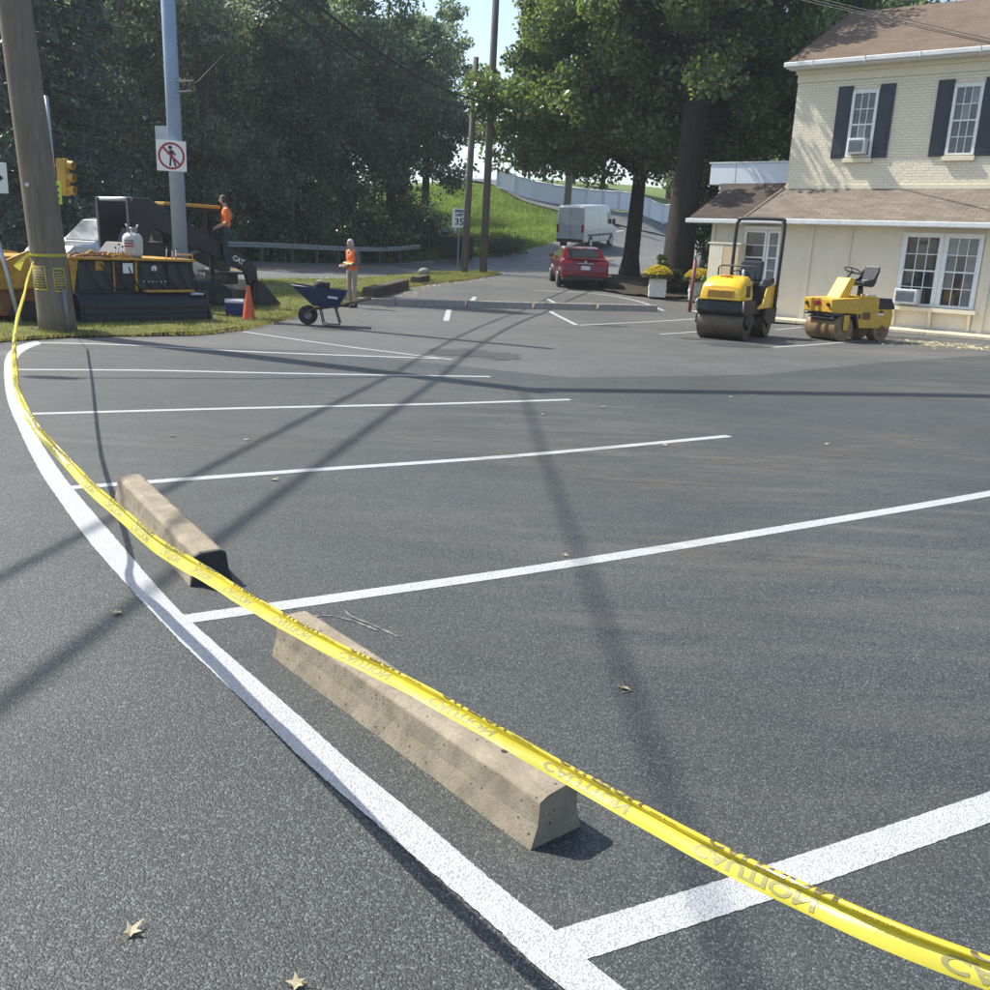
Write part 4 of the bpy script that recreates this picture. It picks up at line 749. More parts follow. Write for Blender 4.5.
for s in (-1,1):
    MB().tube([(-.12,s*.04,.2),(.1,s*.13,.32),(.7,s*.24,.42),(1.3,s*.3,.60)], [.018,.02,.02,.019], 8).build('handle', 'old_tie', wb)
    MB().tube([(.25,s*.2,.36),(.32,s*.22,.05),(.38,s*.22,.012),(.62,s*.22,.012),(.66,s*.22,.05),(.56,s*.22,.38)], .014, 8).build('leg', 'machine_black', wb)
for k in range(5): MB().b2((.36+k*.05,-.2765+(-.0),.60),(.392+k*.05,-.272,.645)).build('maker_mark', 'sign_white', to) if False else None
MB().prism([(.42,.57),(.62,.555),(.62,.60),(.42,.615)], -.283, -.278, 'y').build('maker_mark', 'plate_white', to)
pw = wb.matrix_basis @ Vector((.28,.02,.41)); pl = thing('pail', 'black bucket lying in the wheelbarrow tray', 'bucket', (pw.x,pw.y,.43)); MB().lathe([(0,0),(.13,0),(.165,.36),(.175,.44),(.16,.44),(.12,.03)], 20).build('body', 'rubber', pl); MB().tube([(.15,0,.34),(.1,.02,.46),(0,.03,.49),(-.1,.02,.46),(-.15,0,.34)], .006, 6).build('handle', 'galv', pl)

# ------------------------------------------------------------------ vehicles (local x forward)
def shell(name, prof, hw, wz, mat, parent, cuts, bevel=.05):
    mb = MB().prism(prof, -1, 1, 'y'); me = mb.mesh(name, mat); bm = bmesh.new(); bm.from_mesh(me)
    for z in cuts: bmesh.ops.bisect_plane(bm, geom=bm.verts[:]+bm.edges[:]+bm.faces[:], plane_co=(0,0,z), plane_no=(0,0,1))
    for v in bm.verts: v.co.y *= hw*wz(v.co.x, v.co.z)
    for f in bm.faces: f.smooth = False
    bm.to_mesh(me); bm.free(); return obj(name, me, parent, bevel, 3)
def poly(name, pts, mat, parent, th=.01):
    mb = MB(); mb._add(pts, [tuple(range(len(pts)))]); o = mb.build(name, mat, parent); m = o.modifiers.new('thick', 'SOLIDIFY'); m.thickness = th; m.offset = 0; return o
def wheel(parent, x, y, r, w):
    s = 1 if y > 0 else -1; o = MB().cyl((x,y-w/2,r),(x,y+w/2,r),r,n=28).build('wheel', 'tyre', parent, .03)
    MB().cyl((x,y+s*w*.5,r),(x,y+s*(w*.5+.012),r),r*.66,r*.6,n=24).build('rim', 'rim', o); MB().cyl((x,y+s*(w*.5+.012),r),(x,y+s*(w*.5+.02),r),r*.14,n=12).build('hub_cap', 'galv_dull', o)
def sedan(name, label, loc, rz, paint):
    t = thing(name, label, 'car', loc, rz); hw = .915
    wz = lambda x, z: (.95 if z < .4 else 1. if z < .9 else 1-.27*(z-.9)/.55)*(1-.05*max(0,(abs(x)-1.7)/.7)**2)
    shell('body', [(2.1,.22),(-2.05,.24),(-2.36,.34),(-2.42,.62),(-2.37,.80),(-2.28,.99),(-2.2,1.035),(-1.72,1.06),(-1.0,1.40),(-.5,1.455),(.1,1.455),(.45,1.42),(1.2,1.03),(2.0,.88),(2.34,.72),(2.42,.5),(2.36,.3)], hw, wz, paint, t, (.4,.9,1.15), .06)
    Y = lambda x, z: hw*wz(x,z)+.004
    poly('rear_window', [(-1.69,-.64,1.085),(-1.69,.64,1.085),(-1.06,.56,1.382),(-1.06,-.56,1.382)], 'glass_dark', t, .012); poly('windscreen', [(1.17,-.66,1.06),(1.17,.66,1.06),(.5,.58,1.41),(.5,-.58,1.41)], 'glass_dark', t, .02)
    for s in (-1,1):
        for q in ([(-1.32,1.06),(-.42,1.04),(-.40,1.38),(-.95,1.36)],[(-.34,1.04),(.98,1.02),(.40,1.37),(-.32,1.385)]): poly('side_window', [(x,s*Y(x,z),z) for x, z in q], 'glass_dark', t, .012)
        poly('tail_lamp', [(-2.345,s*.45,.86),(-2.345,s*.87,.84),(-2.30,s*.89,.97),(-2.31,s*.5,.99)], 'lamp_red', t, .04); poly('reflector', [(-2.415,s*.6,.47),(-2.415,s*.82,.47),(-2.415,s*.82,.51),(-2.415,s*.6,.51)], 'lamp_red', t, .03)
        MB().box((.72,s*1.0,1.06),(.12,.2,.13)).build('mirror', paint, t, .03)
        for x in (-1.38,1.42):
            MB().cyl((x,s*(hw-.12),.335),(x,s*(hw+.003),.335),.39,n=28).build('wheel_arch', 'machine_black', t); wheel(t, x, s*(hw-.08), .33, .22)
    MB().b2((-2.425,-.75,.27),(-2.36,.75,.42)).build('lower_valance', 'machine_black', t, .03); MB().b2((-2.425,-.17,.66),(-2.40,.17,.80)).build('number_plate', 'plate_white', t, .004); MB().b2((-2.375,-.3,.87),(-2.345,.3,.90)).build('boot_trim', 'galv', t, .006); MB().cyl((-2.35,0,.94),(-2.33,0,.94),.05,n=16).build('badge', 'galv', t)
    poly('spoiler', [(-2.26,-.7,1.045),(-2.26,.7,1.045),(-2.12,.7,1.06),(-2.12,-.7,1.06)], paint, t, .02)
    return t
h = math.radians(93); p = gp(584,290); sedan('sedan', 'dark red sedan parked with its rear toward the grey stops', (p.x+2.4*math.cos(h), p.y+2.4*math.sin(h), hz(p.x,p.y+2.2)+.01), h, 'car_red').rotation_euler = (0, -.022, h)
def suv(name, label, loc, rz, paint):
    t = thing(name, label, 'car', loc, rz); hw = .98
    wz = lambda x, z: 1. if z < 1.05 else 1-.22*(z-1.05)/.8
    shell('body', [(2.2,.3),(-2.3,.3),(-2.42,.6),(-2.38,1.15),(-2.15,1.8),(-1.9,1.88),(.3,1.88),(.65,1.82),(1.25,1.2),(2.2,1.08),(2.42,.9),(2.42,.45)], hw, wz, paint, t, (1.05,1.5), .07)
    poly('windscreen', [(1.23,-.8,1.24),(1.23,.8,1.24),(.72,.7,1.79),(.72,-.7,1.79)], 'glass_pale', t, .03)
    for s in (-1,1):
        for q in ([(-2.0,1.15),(-.8,1.15),(-.8,1.72),(-1.85,1.72)],[(-.7,1.15),(.1,1.15),(.1,1.72),(-.7,1.72)],[(.2,1.15),(1.1,1.15),(.62,1.72),(.2,1.72)]): poly('side_window', [(x,s*(hw*wz(x,z)+.004),z) for x, z in q], 'glass_dark', t, .012)
        MB().box((1.0,s*1.08,1.2),(.14,.2,.18)).build('mirror', paint, t, .03); poly('headlamp', [(2.40,s*.5,.82),(2.40,s*.88,.82),(2.36,s*.88,.98),(2.36,s*.5,.95)], 'plate_white', t, .04)
        for x in (-1.45,1.5): MB().cyl((x,s*(hw-.12),.38),(x,s*(hw+.004),.38),.43,n=24).build('wheel_arch', 'machine_black', t); wheel(t, x, s*(hw-.08), .37, .24)
    MB().b2((2.40,-.5,.62),(2.435,.5,.86)).build('grille', 'machine_black', t, .02); return t
suv('sport_utility_car', 'silver sport utility car on the road behind the paver', (-11.55, 29.2, hz(-11.5,29.2)+.05), math.radians(238), 'car_silver')
def van():
    h = math.radians(63); p = gp(569,251.5); t = thing('delivery_van', 'white high-roof delivery van driving up the road beyond the red car', 'van', (p.x+2.95*math.cos(h), p.y+2.95*math.sin(h), hz(p.x+1.3,p.y+2.6)+.02), h); t.rotation_euler = (0, -.06, h); hw = 1.0
    wz = lambda x, z: 1. if z < 1.2 else 1-.10*((z-1.2)/1.5)**1.5
    shell('body', [(2.7,.36),(-2.9,.36),(-2.95,.55),(-2.93,1.5),(-2.86,2.55),(-2.78,2.68),(1.2,2.72),(1.6,2.6),(2.25,1.45),(2.8,1.2),(2.95,.95),(2.95,.5)], hw, wz, 'van_white', t, (1.2,1.7,2.2), .09)
    MB().b2((-2.965,-.008,.6),(-2.93,.008,2.55)).build('door_gap', 'galv_dull', t); MB().b2((-3.02,-.95,.42),(-2.93,.95,.6)).build('bumper', 'panel_dark', t, .03); MB().b2((-2.975,-.28,.95),(-2.945,-.02,1.07)).build('number_plate', 'plate_white', t)
    poly('windscreen', [(2.28,-.85,1.5),(2.28,.85,1.5),(1.66,.8,2.55),(1.66,-.8,2.55)], 'glass_dark', t, .03)
    for s in (-1,1):
        poly('side_window', [(x,s*(hw*wz(x,z)+.006),z) for x, z in ((1.15,1.5),(2.15,1.45),(1.65,2.25),(1.15,2.25))], 'glass_dark', t, .012); MB().b2((-2.965,s*.80,1.0),(-2.90,s*.96,1.5)).build('tail_lamp', 'lamp_red', t, .02)
        MB().box((1.95,s*1.14,1.65),(.16,.2,.34)).build('mirror', 'machine_black', t, .03); MB().b2((-2.3,s*1.004,.75),(2.2,s*1.016,.88)).build('rub_strip', 'panel_dark', t)
        MB().b2((-.2,s*1.002,.6),(-.188,s*1.006,2.4)).build('door_gap', 'galv_dull', t)
        for x in (-1.8,1.9): MB().cyl((x,s*(hw-.14),.36),(x,s*(hw+.005),.36),.43,n=24).build('wheel_arch', 'machine_black', t); wheel(t, x, s*(hw-.08), .35, .24)
    return t
van()
def pickup():
    p = gp(412,249); t = thing('pickup_truck', 'silver pickup truck parked in the shade across the road', 'truck', (p.x, p.y+1.5, hz(p.x,p.y+1.5)), math.radians(200)); hw = .98; wz = lambda x, z: 1. if z < 1.15 else 1-.22*(z-1.15)/.7
    shell('body', [(2.7,.45),(-2.7,.45),(-2.78,.7),(-2.75,1.12),(-.7,1.12),(-.6,1.78),(-.4,1.85),(.7,1.83),(1.3,1.2),(2.6,1.1),(2.8,.8)], hw, wz, 'car_silver', t, (1.15,1.5), .06); MB().b2((-2.6,-.78,1.09),(-.8,.78,1.126)).build('bed', 'machine_black', t)
    for s in (-1,1):
        poly('side_window', [(x,s*(hw*wz(x,z)+.004),z) for x, z in ((-.5,1.22),(1.1,1.22),(.65,1.74),(-.45,1.74))], 'glass_dark', t, .012)
        for x in (-1.7,1.75): wheel(t, x, s*(hw-.08), .4, .25)
    poly('windscreen', [(1.3,-.78,1.24),(1.3,.78,1.24),(.76,.7,1.77),(.76,-.7,1.77)], 'glass_dark', t, .03)
pickup()

# ------------------------------------------------------------------ poles, signs, wires
UB = Vector((-7.42,15.98,0)); LEAN = Vector((-.066,0,1)); UTOP = 11.4
def up(z): return UB + LEAN*z
def ur(z): return .285-.0085*z if z > .6 else .30-.03*z
us = thing('utility_pole', 'thick leaning wooden utility pole wrapped with caution tape and yellow framed notices', 'utility pole', UB)
loc = lambda z: up(z)-UB
MB().tube([loc(z) for z in (-.05,.3,.6,1.5,3,5,7,9,UTOP)], [ur(max(z,0)) for z in (-.05,.3,.6,1.5,3,5,7,9,UTOP)], 28).build('shaft', 'pole_wood', us)
def patch(name, a0, a1, z0, z1, off, mat, parent, n=6):
    mb = MB(); V = []
    for i in range(n+1):
        a = a0+(a1-a0)*i/n
        for z in (z0, z1):
            c = loc(z); r = ur(z)+off; V.append((c.x+r*math.cos(a), c.y+r*math.sin(a), z))
    mb._add(V, [(2*i,2*i+2,2*i+3,2*i+1) for i in range(n)], True); o = mb.build(name, mat, parent); m = o.modifiers.new('t','SOLIDIFY'); m.thickness = .003; return o
for a0, a1, z0, z1 in ((math.radians(-128),math.radians(-80),.72,1.10),(math.radians(-58),math.radians(-18),.70,1.08)):
    pl = patch('notice', a0, a1, z0, z1, .004, 'pole_wood', us)
    for u0, u1, w0, w1 in ((0,1,0,.05),(0,1,.95,1),(0,.06,.05,.95),(.94,1,.05,.95)): patch('notice_border', a0+(a1-a0)*u0, a0+(a1-a0)*u1, z0+(z1-z0)*w0, z0+(z1-z0)*w1, .009, 'notice_yellow', pl, 4)
    for k in range(7): patch('notice_rule', a0+(a1-a0)*.14, a0+(a1-a0)*(.86 if k % 3 else .7), z0+(z1-z0)*(.14+k*.11), z0+(z1-z0)*(.165+k*.11), .009, 'notice_yellow', pl, 4)
MB().tube([loc(z)+Vector((.25,-.16,0)) for z in (.0,.4,.75)], .035, 8).build('conduit', 'galv_dull', us); MB().cyl(loc(2.35)+Vector((-.05,-.28,0)), loc(2.35)+Vector((-.05,-.30,0)), .03).build('tag', 'plate_white', us)
HD = gp(52,378)+Vector((-.7605*9.2,.3546*9.2,9.2))-UB
MB().tube([loc(9.1), (loc(9.1)+HD)/2+Vector((0,0,.25)), HD], .03, 8).build('lamp_arm', 'galv', us); MB().ball(tuple(HD), (.36,.14,.07)).build('lamp_head', 'galv_dull', us)
# the tape's knot belongs to the tape
def knot():
    V = []; n = 36
    mb = MB()
    for i in range(n+1):
        a = 2*math.pi*i/n
        for z in (1.262+.012*math.sin(a), 1.305+.012*math.sin(a+.4)):
            c = up(z); r = ur(z)+.012; V.append(tuple(Vector((c.x+r*math.cos(a), c.y+r*math.sin(a), z))-inv))
    mb._add(V, [(2*i,2*i+2,2*i+3,2*i+1) for i in range(n)], True); mb.build('pole_wrap', 'tape_fold', tape)
    e = TC[0]; k = up(1.28)+Vector((-.24,-.20,0)); mb = MB(); pts = [k, k+Vector((.01,-.06,-.03)), Vector(e)]
    mb._add([tuple(p+Vector(d)-inv) for p in pts for d in ((-.02,0,.025),(.02,0,-.025))], [(0,1,3,2),(2,3,5,4)]); mb.build('tape_tie', 'tape_yellow', tape)
    f0 = k; mb = MB(); P = [f0, f0+Vector((-.07,-.05,-.10)), f0+Vector((-.2,-.09,-.19)), f0+Vector((-.17,-.07,-.27))]
    mb._add([tuple(q-inv) for q in (P[0]+Vector((-.015,0,0)),P[0]+Vector((.02,0,0)),P[1]+Vector((.03,0,-.01)),P[3]+Vector((.06,0,0)),P[2],P[1]+Vector((-.05,0,.01)))], [(0,1,2,5),(2,3,4,5)]); mb.build('loose_end', 'tape_yellow', tape)
knot()
# leaning sign post beside it
sp = Vector((-8.35,16.6,.02)); tp_ = at(-12,205,16.9); d = (tp_-sp); sgn = thing('road_sign', 'white road sign on a bent leaning steel post beside the utility pole', 'sign', sp)
MB().tube([(0,0,-.05), d*.5, d*1.25], .035, 8).build('post', 'galv', sgn); pc = at(-27,176.5,16.86)-sp
pl = MB().box((0,0,0),(1.12,.012,.5)).build('plate', 'sign_white', sgn, .02); pl.location = pc; pl.rotation_euler = (0,0,.1)
MB().prism([(.18,-.05),(.36,-.05),(.36,-.12),(.5,0),(.36,.12),(.36,.05),(.18,.05)], -.0085, -.0065, 'y').build('arrow', 'sign_black', pl)
# blue-grey steel pole with the no-pedestrians sign
bp = thing('steel_pole', 'tall blue-grey painted steel pole carrying a no-pedestrians sign', 'pole', (-7.0,21.05,0))
MB().cyl((0,0,0),(-.14,0,10.5),.165,.12,n=22).build('shaft', 'steel_blue', bp); MB().cyl((0,0,0),(0,0,.35),.22,.19,n=20).build('base', 'galv_dull', bp)
for z, x in ((4.72,.42),(4.52,.38)): MB().tube([(.05,-.1,z),(x,-.12,z+.03)], .018, 6).build('bracket', 'galv', bp)
MB().tube([(.1,-.1,4.5),(.5,-.05,4.75),(1.0,.1,5.3)], .012, 6).build('cable_stub', 'cable', bp)
c = at(171.5,156,20.8)-bp.location; sg = MB().box((0,0,0),(.6,.012,.6)).build('no_pedestrians_sign', 'sign_white', bp, .03); sg.location = c; sg.rotation_euler = (0,0,math.radians(8))
ring = MB(); n = 40; V = []
for i in range(n):
    a = 2*math.pi*i/n
    for r in (.225,.268): V.append((r*math.cos(a), -.0085, r*math.sin(a)))
ring._add(V, [(2*i,2*((i+1) % n),2*((i+1) % n)+1,2*i+1) for i in range(n)]).build('ring', 'sign_red', sg)
MB().box((0,-.0085,0),(.45,.003,.045),Matrix.Rotation(math.radians(45),3,'Y')).build('slash', 'sign_red', sg)
fg = MB(); P3 = lambda x, z: (x,-.0075,z)
fg._add([P3(.04*math.cos(a)-.02,.04*math.sin(a)+.165) for a in np.linspace(0,6.28,13)[:-1]], [tuple(range(12))])
for q in ([(-.03,.12),(.03,.12),(.035,-.01),(-.03,-.01)],[(-.03,.0),(.01,.0),(-.015,-.2),(-.055,-.2)],[(.0,.0),(.035,.0),(.1,-.2),(.06,-.2)],[(.03,.115),(.095,.03),(.075,.0),(.02,.07)],[(-.03,.115),(-.085,.04),(-.07,.02),(-.02,.07)]): fg._add([P3(*k) for k in q], [(0,1,2,3)])
fg.build('pedestrian_symbol', 'sign_black', sg)
b2 = MB().box((0,0,0),(.55,.012,.5)).build('sign_back', 'galv', bp, .02); b2.location = at(168.5,139,21.25)-bp.location
# traffic signal seen from the side, beyond the utility pole
p = at(64,177,28); b0 = Vector((p.x-.05,p.y+.1,0)); ts = thing('traffic_signal', 'yellow three-lamp traffic signal on a grey post beyond the utility pole', 'traffic signal', b0)
MB().tube([(-.1,0,0),(-.28,0,2.2),(-.35,.0,5.2)], [.075,.07,.06], 12).build('post', 'galv', ts)
bx = MB().box((-.02,.02,p.z),(.26,.30,1.0)).build('housing', 'signal_yellow', ts, .04)
for k in (-1,0,1):
    z = p.z+k*.335; MB().cyl((.1,.02,z),(.30,.0,z-.015),.12,.125,n=18,cap=False).build('visor', 'signal_yellow', bx); MB().cyl((.1,.02,z),(.15,.015,z),.115,n=18).build('lens', 'lens_dark', bx)
MB().tube([(-.3,0,p.z+.3),(.0,-.05,p.z+.3)], .03, 8).tube([(-.28,0,p.z-.3),(.0,-.05,p.z-.3)], .03, 8).build('bracket', 'galv', ts)
q = at(54,192.5,27.6)-b0; sgl = MB().box((0,0,0),(.42,.015,.62)).build('lime_sign', 'sign_lime', ts, .02); sgl.location = q
for z in (-.16,.0,.16): MB().box((.05,-.0095,z),(.2,.004,.07)).build('sign_mark', 'sign_black', sgl)
# two bare poles across the lot, speed sign, bins, letter box
for px, w, top, lab, lean in ((464,.155,8.8,'shorter bare grey pole beside the speed limit sign',.02),(483,.17,15.2,'taller bare grey utility pole rising above the treetops',.006)):
    g0 = gp(px,273.5); t = thing('utility_pole', lab, 'utility pole', g0, 0, 'bare poles by the road'); MB().tube([(0,0,-.1),(lean*top*.5,0,top*.5),(lean*top,0,top)], [w,w*.9,w*.75], 16).build('shaft', 'pole_grey', t)
    if top < 10: MB().box((.35,-.16,6.75),(1.75,.1,.1),Matrix.Rotation(.18,3,'Y')).build('cross_arm', 'pole_grey', t); PA = g0.copy()
    else: PB = g0.copy(); MB().box((.05,0,14.6),(1.6,.1,.12)).build('cross_arm', 'pole_grey', t)
g0 = gp(457.5,273); t = thing('speed_sign', 'white speed limit 35 sign on a thin dark post in front of the poles', 'sign', g0)
MB().b2((-.03,-.02,0),(.03,.02,2.75)).build('post', 'galv_dull', t); pl = MB().box((0,-.04,2.33),(.62,.012,.80)).build('plate', 'sign_white', t, .03)
for s, z, sz in (('SPEED',2.62,.15),('LIMIT',2.46,.15),('35',2.17,.4)): lettering('lettering', s, sz, 'sign_black', pl, (0,-.049,z), (math.radians(90),0,0), .008)
for px, w, lab in ((449,1.15,'large dark refuse bin on the far verge behind the speed limit sign'),(466,.8,'smaller dark refuse bin half hidden by the bare poles')):
    g0 = gp(px,258); t = thing('refuse_bin', lab, 'bin', g0, .1, 'bins across the road'); MB().box((0,0,.62),(w,.8,1.1),None,1.06).build('body', 'machine_black', t, .03); MB().box((0,0,1.2),(w*1.1,.88,.08)).build('lid', 'machine_black', t, .03)
    for s in (-1,1): MB().cyl((s*w*.4,.3,.1),(s*w*.4,.4,.1),.1,n=12).build('castor', 'rubber', t)
g0 = gp(429,253); t = thing('letter_box', 'dark letter box on a post at the far edge of the road', 'mailbox', g0); MB().b2((-.05,-.05,0),(.05,.05,1.0)).build('post', 'pole_grey', t); MB().prism([(-.16,1.0),(.16,1.0),(.16,1.2),(.1,1.3),(-.1,1.3),(-.16,1.2)], -.28, .28, 'y').build('box', 'machine_black', t, .02); MB().b2((.165,-.05,1.1),(.18,.05,1.25)).build('flag', 'sign_red', t)
# guard rail: posts and W-beam lengths
GR = resample([(-24,25.5),(-20,32),(-18.4,36),(-16.1,39),(-13.4,42.8),(-10.2,48),(-7.6,54),(-5.2,58.4)], 20)
gr = thing('guard_rail', 'galvanised steel guard rail along the far side of the road', 'guard rail', (GR[0][0],GR[0][1],hz(*GR[0])))
prof = [(0,.62),(.05,.66),(.05,.70),(0,.735),(0,.755),(.05,.79),(.05,.83),(0,.87)]
for i in range(len(GR)):
    a = Vector((*GR[i],hz(*GR[i])))-gr.location; MB().b2((a.x-.06,a.y+.03,a.z-.1),(a.x+.06,a.y+.18,a.z+.85)).build('post', 'pole_grey', gr)
    if i < len(GR)-1:
        b = Vector((*GR[i+1],hz(*GR[i+1])))-gr.location; d = (b-a).normalized(); nn = Vector((d.y,-d.x,0)); V = [tuple(p+nn*o+Vector((0,0,z))) for p in (a-d*.03, b+d*.03) for o, z in prof]; k = len(prof); MB()._add(V, [(j,j+1,k+j+1,k+j) for j in range(k-1)]).build('rail', 'galv', gr)
# white board fence on the hill
fl = [at(*p) for p in FENCE[:-1]]; fl = [Vector((p.x,p.y,hz(p.x,p.y))) for p in fl]; FR = resample(fl, 13)
fn = thing('white_fence', 'tall white vinyl panel fence running along the top of the grassy hill', 'fence', fl[0])
for i in range(len(FR)):
    a = Vector((*FR[i],hz(*FR[i])))-fl[0]; MB().box(a+Vector((0,0,.82)),(.16,.16,1.75)).build('post', 'fence_white', fn, .01)
    if i < len(FR)-1:
        b = Vector((*FR[i+1],hz(*FR[i+1])))-fl[0]; V = [a+Vector((0,.04,.05)), b+Vector((0,.04,.05)), b+Vector((0,.04,1.6)), a+Vector((0,.04,1.6))]; mb = MB(); mb._add([tuple(v) for v in V], [(0,1,2,3)]); o = mb.build('panel', 'fence_white', fn); m = o.modifiers.new('t','SOLIDIFY'); m.thickness = .05
        for z in (.12,1.55): MB().tube([a+Vector((0,-.03,z)), b+Vector((0,-.03,z))], .06, 4).build('rail', 'fence_white', fn)
g0 = gp(567,205); t = thing('utility_pole', 'slim dark pole standing in front of the white fence', 'utility pole', at(567,209,80)); MB().tube([(0,0,-1.2),(0,0,9)], [.5*.62,.26], 12).build('shaft', 'pole_grey', t)
# red post and planters by the house
p = gp(689.5,312); t = thing('bollard_post', 'slim dark red steel post standing in front of a flower planter', 'post', p); MB().cyl((0,0,-.02),(0.03,0,1.55),.055,.055,n=14).build('shaft', 'post_red', t); MB().cyl((.03,0,1.55),(.03,0,1.75),.03,n=10).build('top', 'galv_dull', t)
def planter(px, py, d, lab, tin=False):
    p = at(px, py, d); p.z = hz(p.x,p.y)+.05; t = thing('flower_planter', lab, 'planter', p, -.1, 'planters of yellow flowers')
    bx = MB(); bx.box((0,0,.31),(.58,.58,.6)); bx.build('box', 'planter_white', t, .012)
    for s in (-1,1):
        MB().box((s*.29,0,.32),(.03,.64,.08)).build('batten', 'planter_white', t, .005); MB().box((s*.24,-.293,.31),(.09,.018,.6)).build('batten', 'planter_white', t, .004)
    r = np.random.RandomState(int(px)); n = 2600; u = r.randn(n,3); u /= np.linalg.norm(u,axis=1)[:,None]; u[:,2] = np.abs(u[:,2]); P = u*np.array([.52,.52,.42])*(.82+.2*r.rand(n))[:,None]+np.array([0,0,.66])
    def scatter(nm, P, s, mat):
        n = len(P); a = r.randn(n,3); a /= np.linalg.norm(a,axis=1)[:,None]; b = np.cross(a, r.randn(n,3)); b /= np.linalg.norm(b,axis=1)[:,None]; q = np.stack([P+a*s,P+b*s,P-a*s,P-b*s],1).reshape(-1,3); return obj(nm, raw_mesh(nm, q, np.arange(4*n).reshape(n,4), mat), t)
    low = P[:,2] < .78; o1 = scatter('leaves', P[low], .04, 'leaf_shrub'); o2 = scatter('blossoms', P[~low], .032, 'petal_yellow'); o3 = scatter('blossoms', P[low][::4], .03, 'petal_yellow')
    for o in (o1,o2,o3): o['kind'] = 'stuff'
planter(656.5,297,34.0,'white wooden box of yellow chrysanthemums at the foot of the big tree'); planter(697,299,33.4,'white wooden box of yellow chrysanthemums behind the dark red post')
# timbers edging the verge
for (x0,y0),(x1,y1),lab,r in (((367,299),(407,288),'long weathered timber lying at the edge of the grass verge',.2),((414,285),(427,282),'short broken timber lump on the leaf-strewn verge',.17)):
    a, b = gp(x0,y0), gp(x1,y1); d = b-a; L = d.length*.9; o = stop_mesh(L, r*2, r*1.5, r*1.6, int(x0), 8).build('timber', 'old_tie', None, .03); o.location = a+Vector((0,0,.02)); o.rotation_euler = (.1, -math.atan2(d.z,d.length), math.atan2(d.y,d.x)); tag(o, lab, 'timber', 'timbers on the verge')
p = gp(421,281.5); o = MB().ball((0,0,.12),(.22,.15,.14),10,7).build('stone', 'concrete_grey'); o.location = p+Vector((.1,.1,.25)); tag(o, 'pale stone lump resting on the short broken timber', 'stone')
# overhead cables
def cable(name, label, A, B, sag, r, n=24):
    A, B = Vector(A), Vector(B); pts = [A.lerp(B, i/n)-Vector((0,0,sag*4*(i/n)*(1-i/n))) for i in range(n+1)]; o = MB().tube(pts, r, 6).build(name, 'cable'); return tag(o, label, 'cable', 'overhead cables')
c1, c2 = up(8.6), up(9.5); F1, F2 = PA+Vector((.1,-.2,6.78)), PA+Vector((.9,-.2,7.0)); B1, B2, B3 = Vector((-11.6,-24,8.4)), Vector((-11.0,-24,9.4)), Vector((-5.6,-24,11.2))
cable('overhead_cable', 'black cable sagging from the utility pole to the shorter bare pole', c1, F1, 1.0, .03); cable('overhead_cable', 'black cable sagging from the utility pole to the cross arm between the bare poles', c2, F2, 1.2, .035)
cable('overhead_cable', 'lower cable running from the utility pole back over the near asphalt', c1, B1, .5, .035); cable('overhead_cable', 'middle cable running from the utility pole back over the near asphalt', c2, B2, .5, .04); cable('overhead_cable', 'top cable running from the utility pole back over the parking stalls', up(11.1), B3, .5, .024)
cable('overhead_cable', 'unseen cable thickened for its shadow, from the utility pole top toward the house', up(11.2), (26,21.5,10.2), 1.1, .18)  # cable out of view, thickened to widen and darken its cast shadow
for k, (x, y) in enumerate(((990,33),(990,27),(990,20))):
    A_ = PB+Vector((.05,-.1,14.0+k*.3)); B_ = at(x,y,24.); cable('overhead_cable', 'thin wire strung in front of the red shingled house roof, '+('lowest','middle','uppermost')[k]+' of three', A_, A_+(B_-A_)*1.45, .25+.1*k, .011)

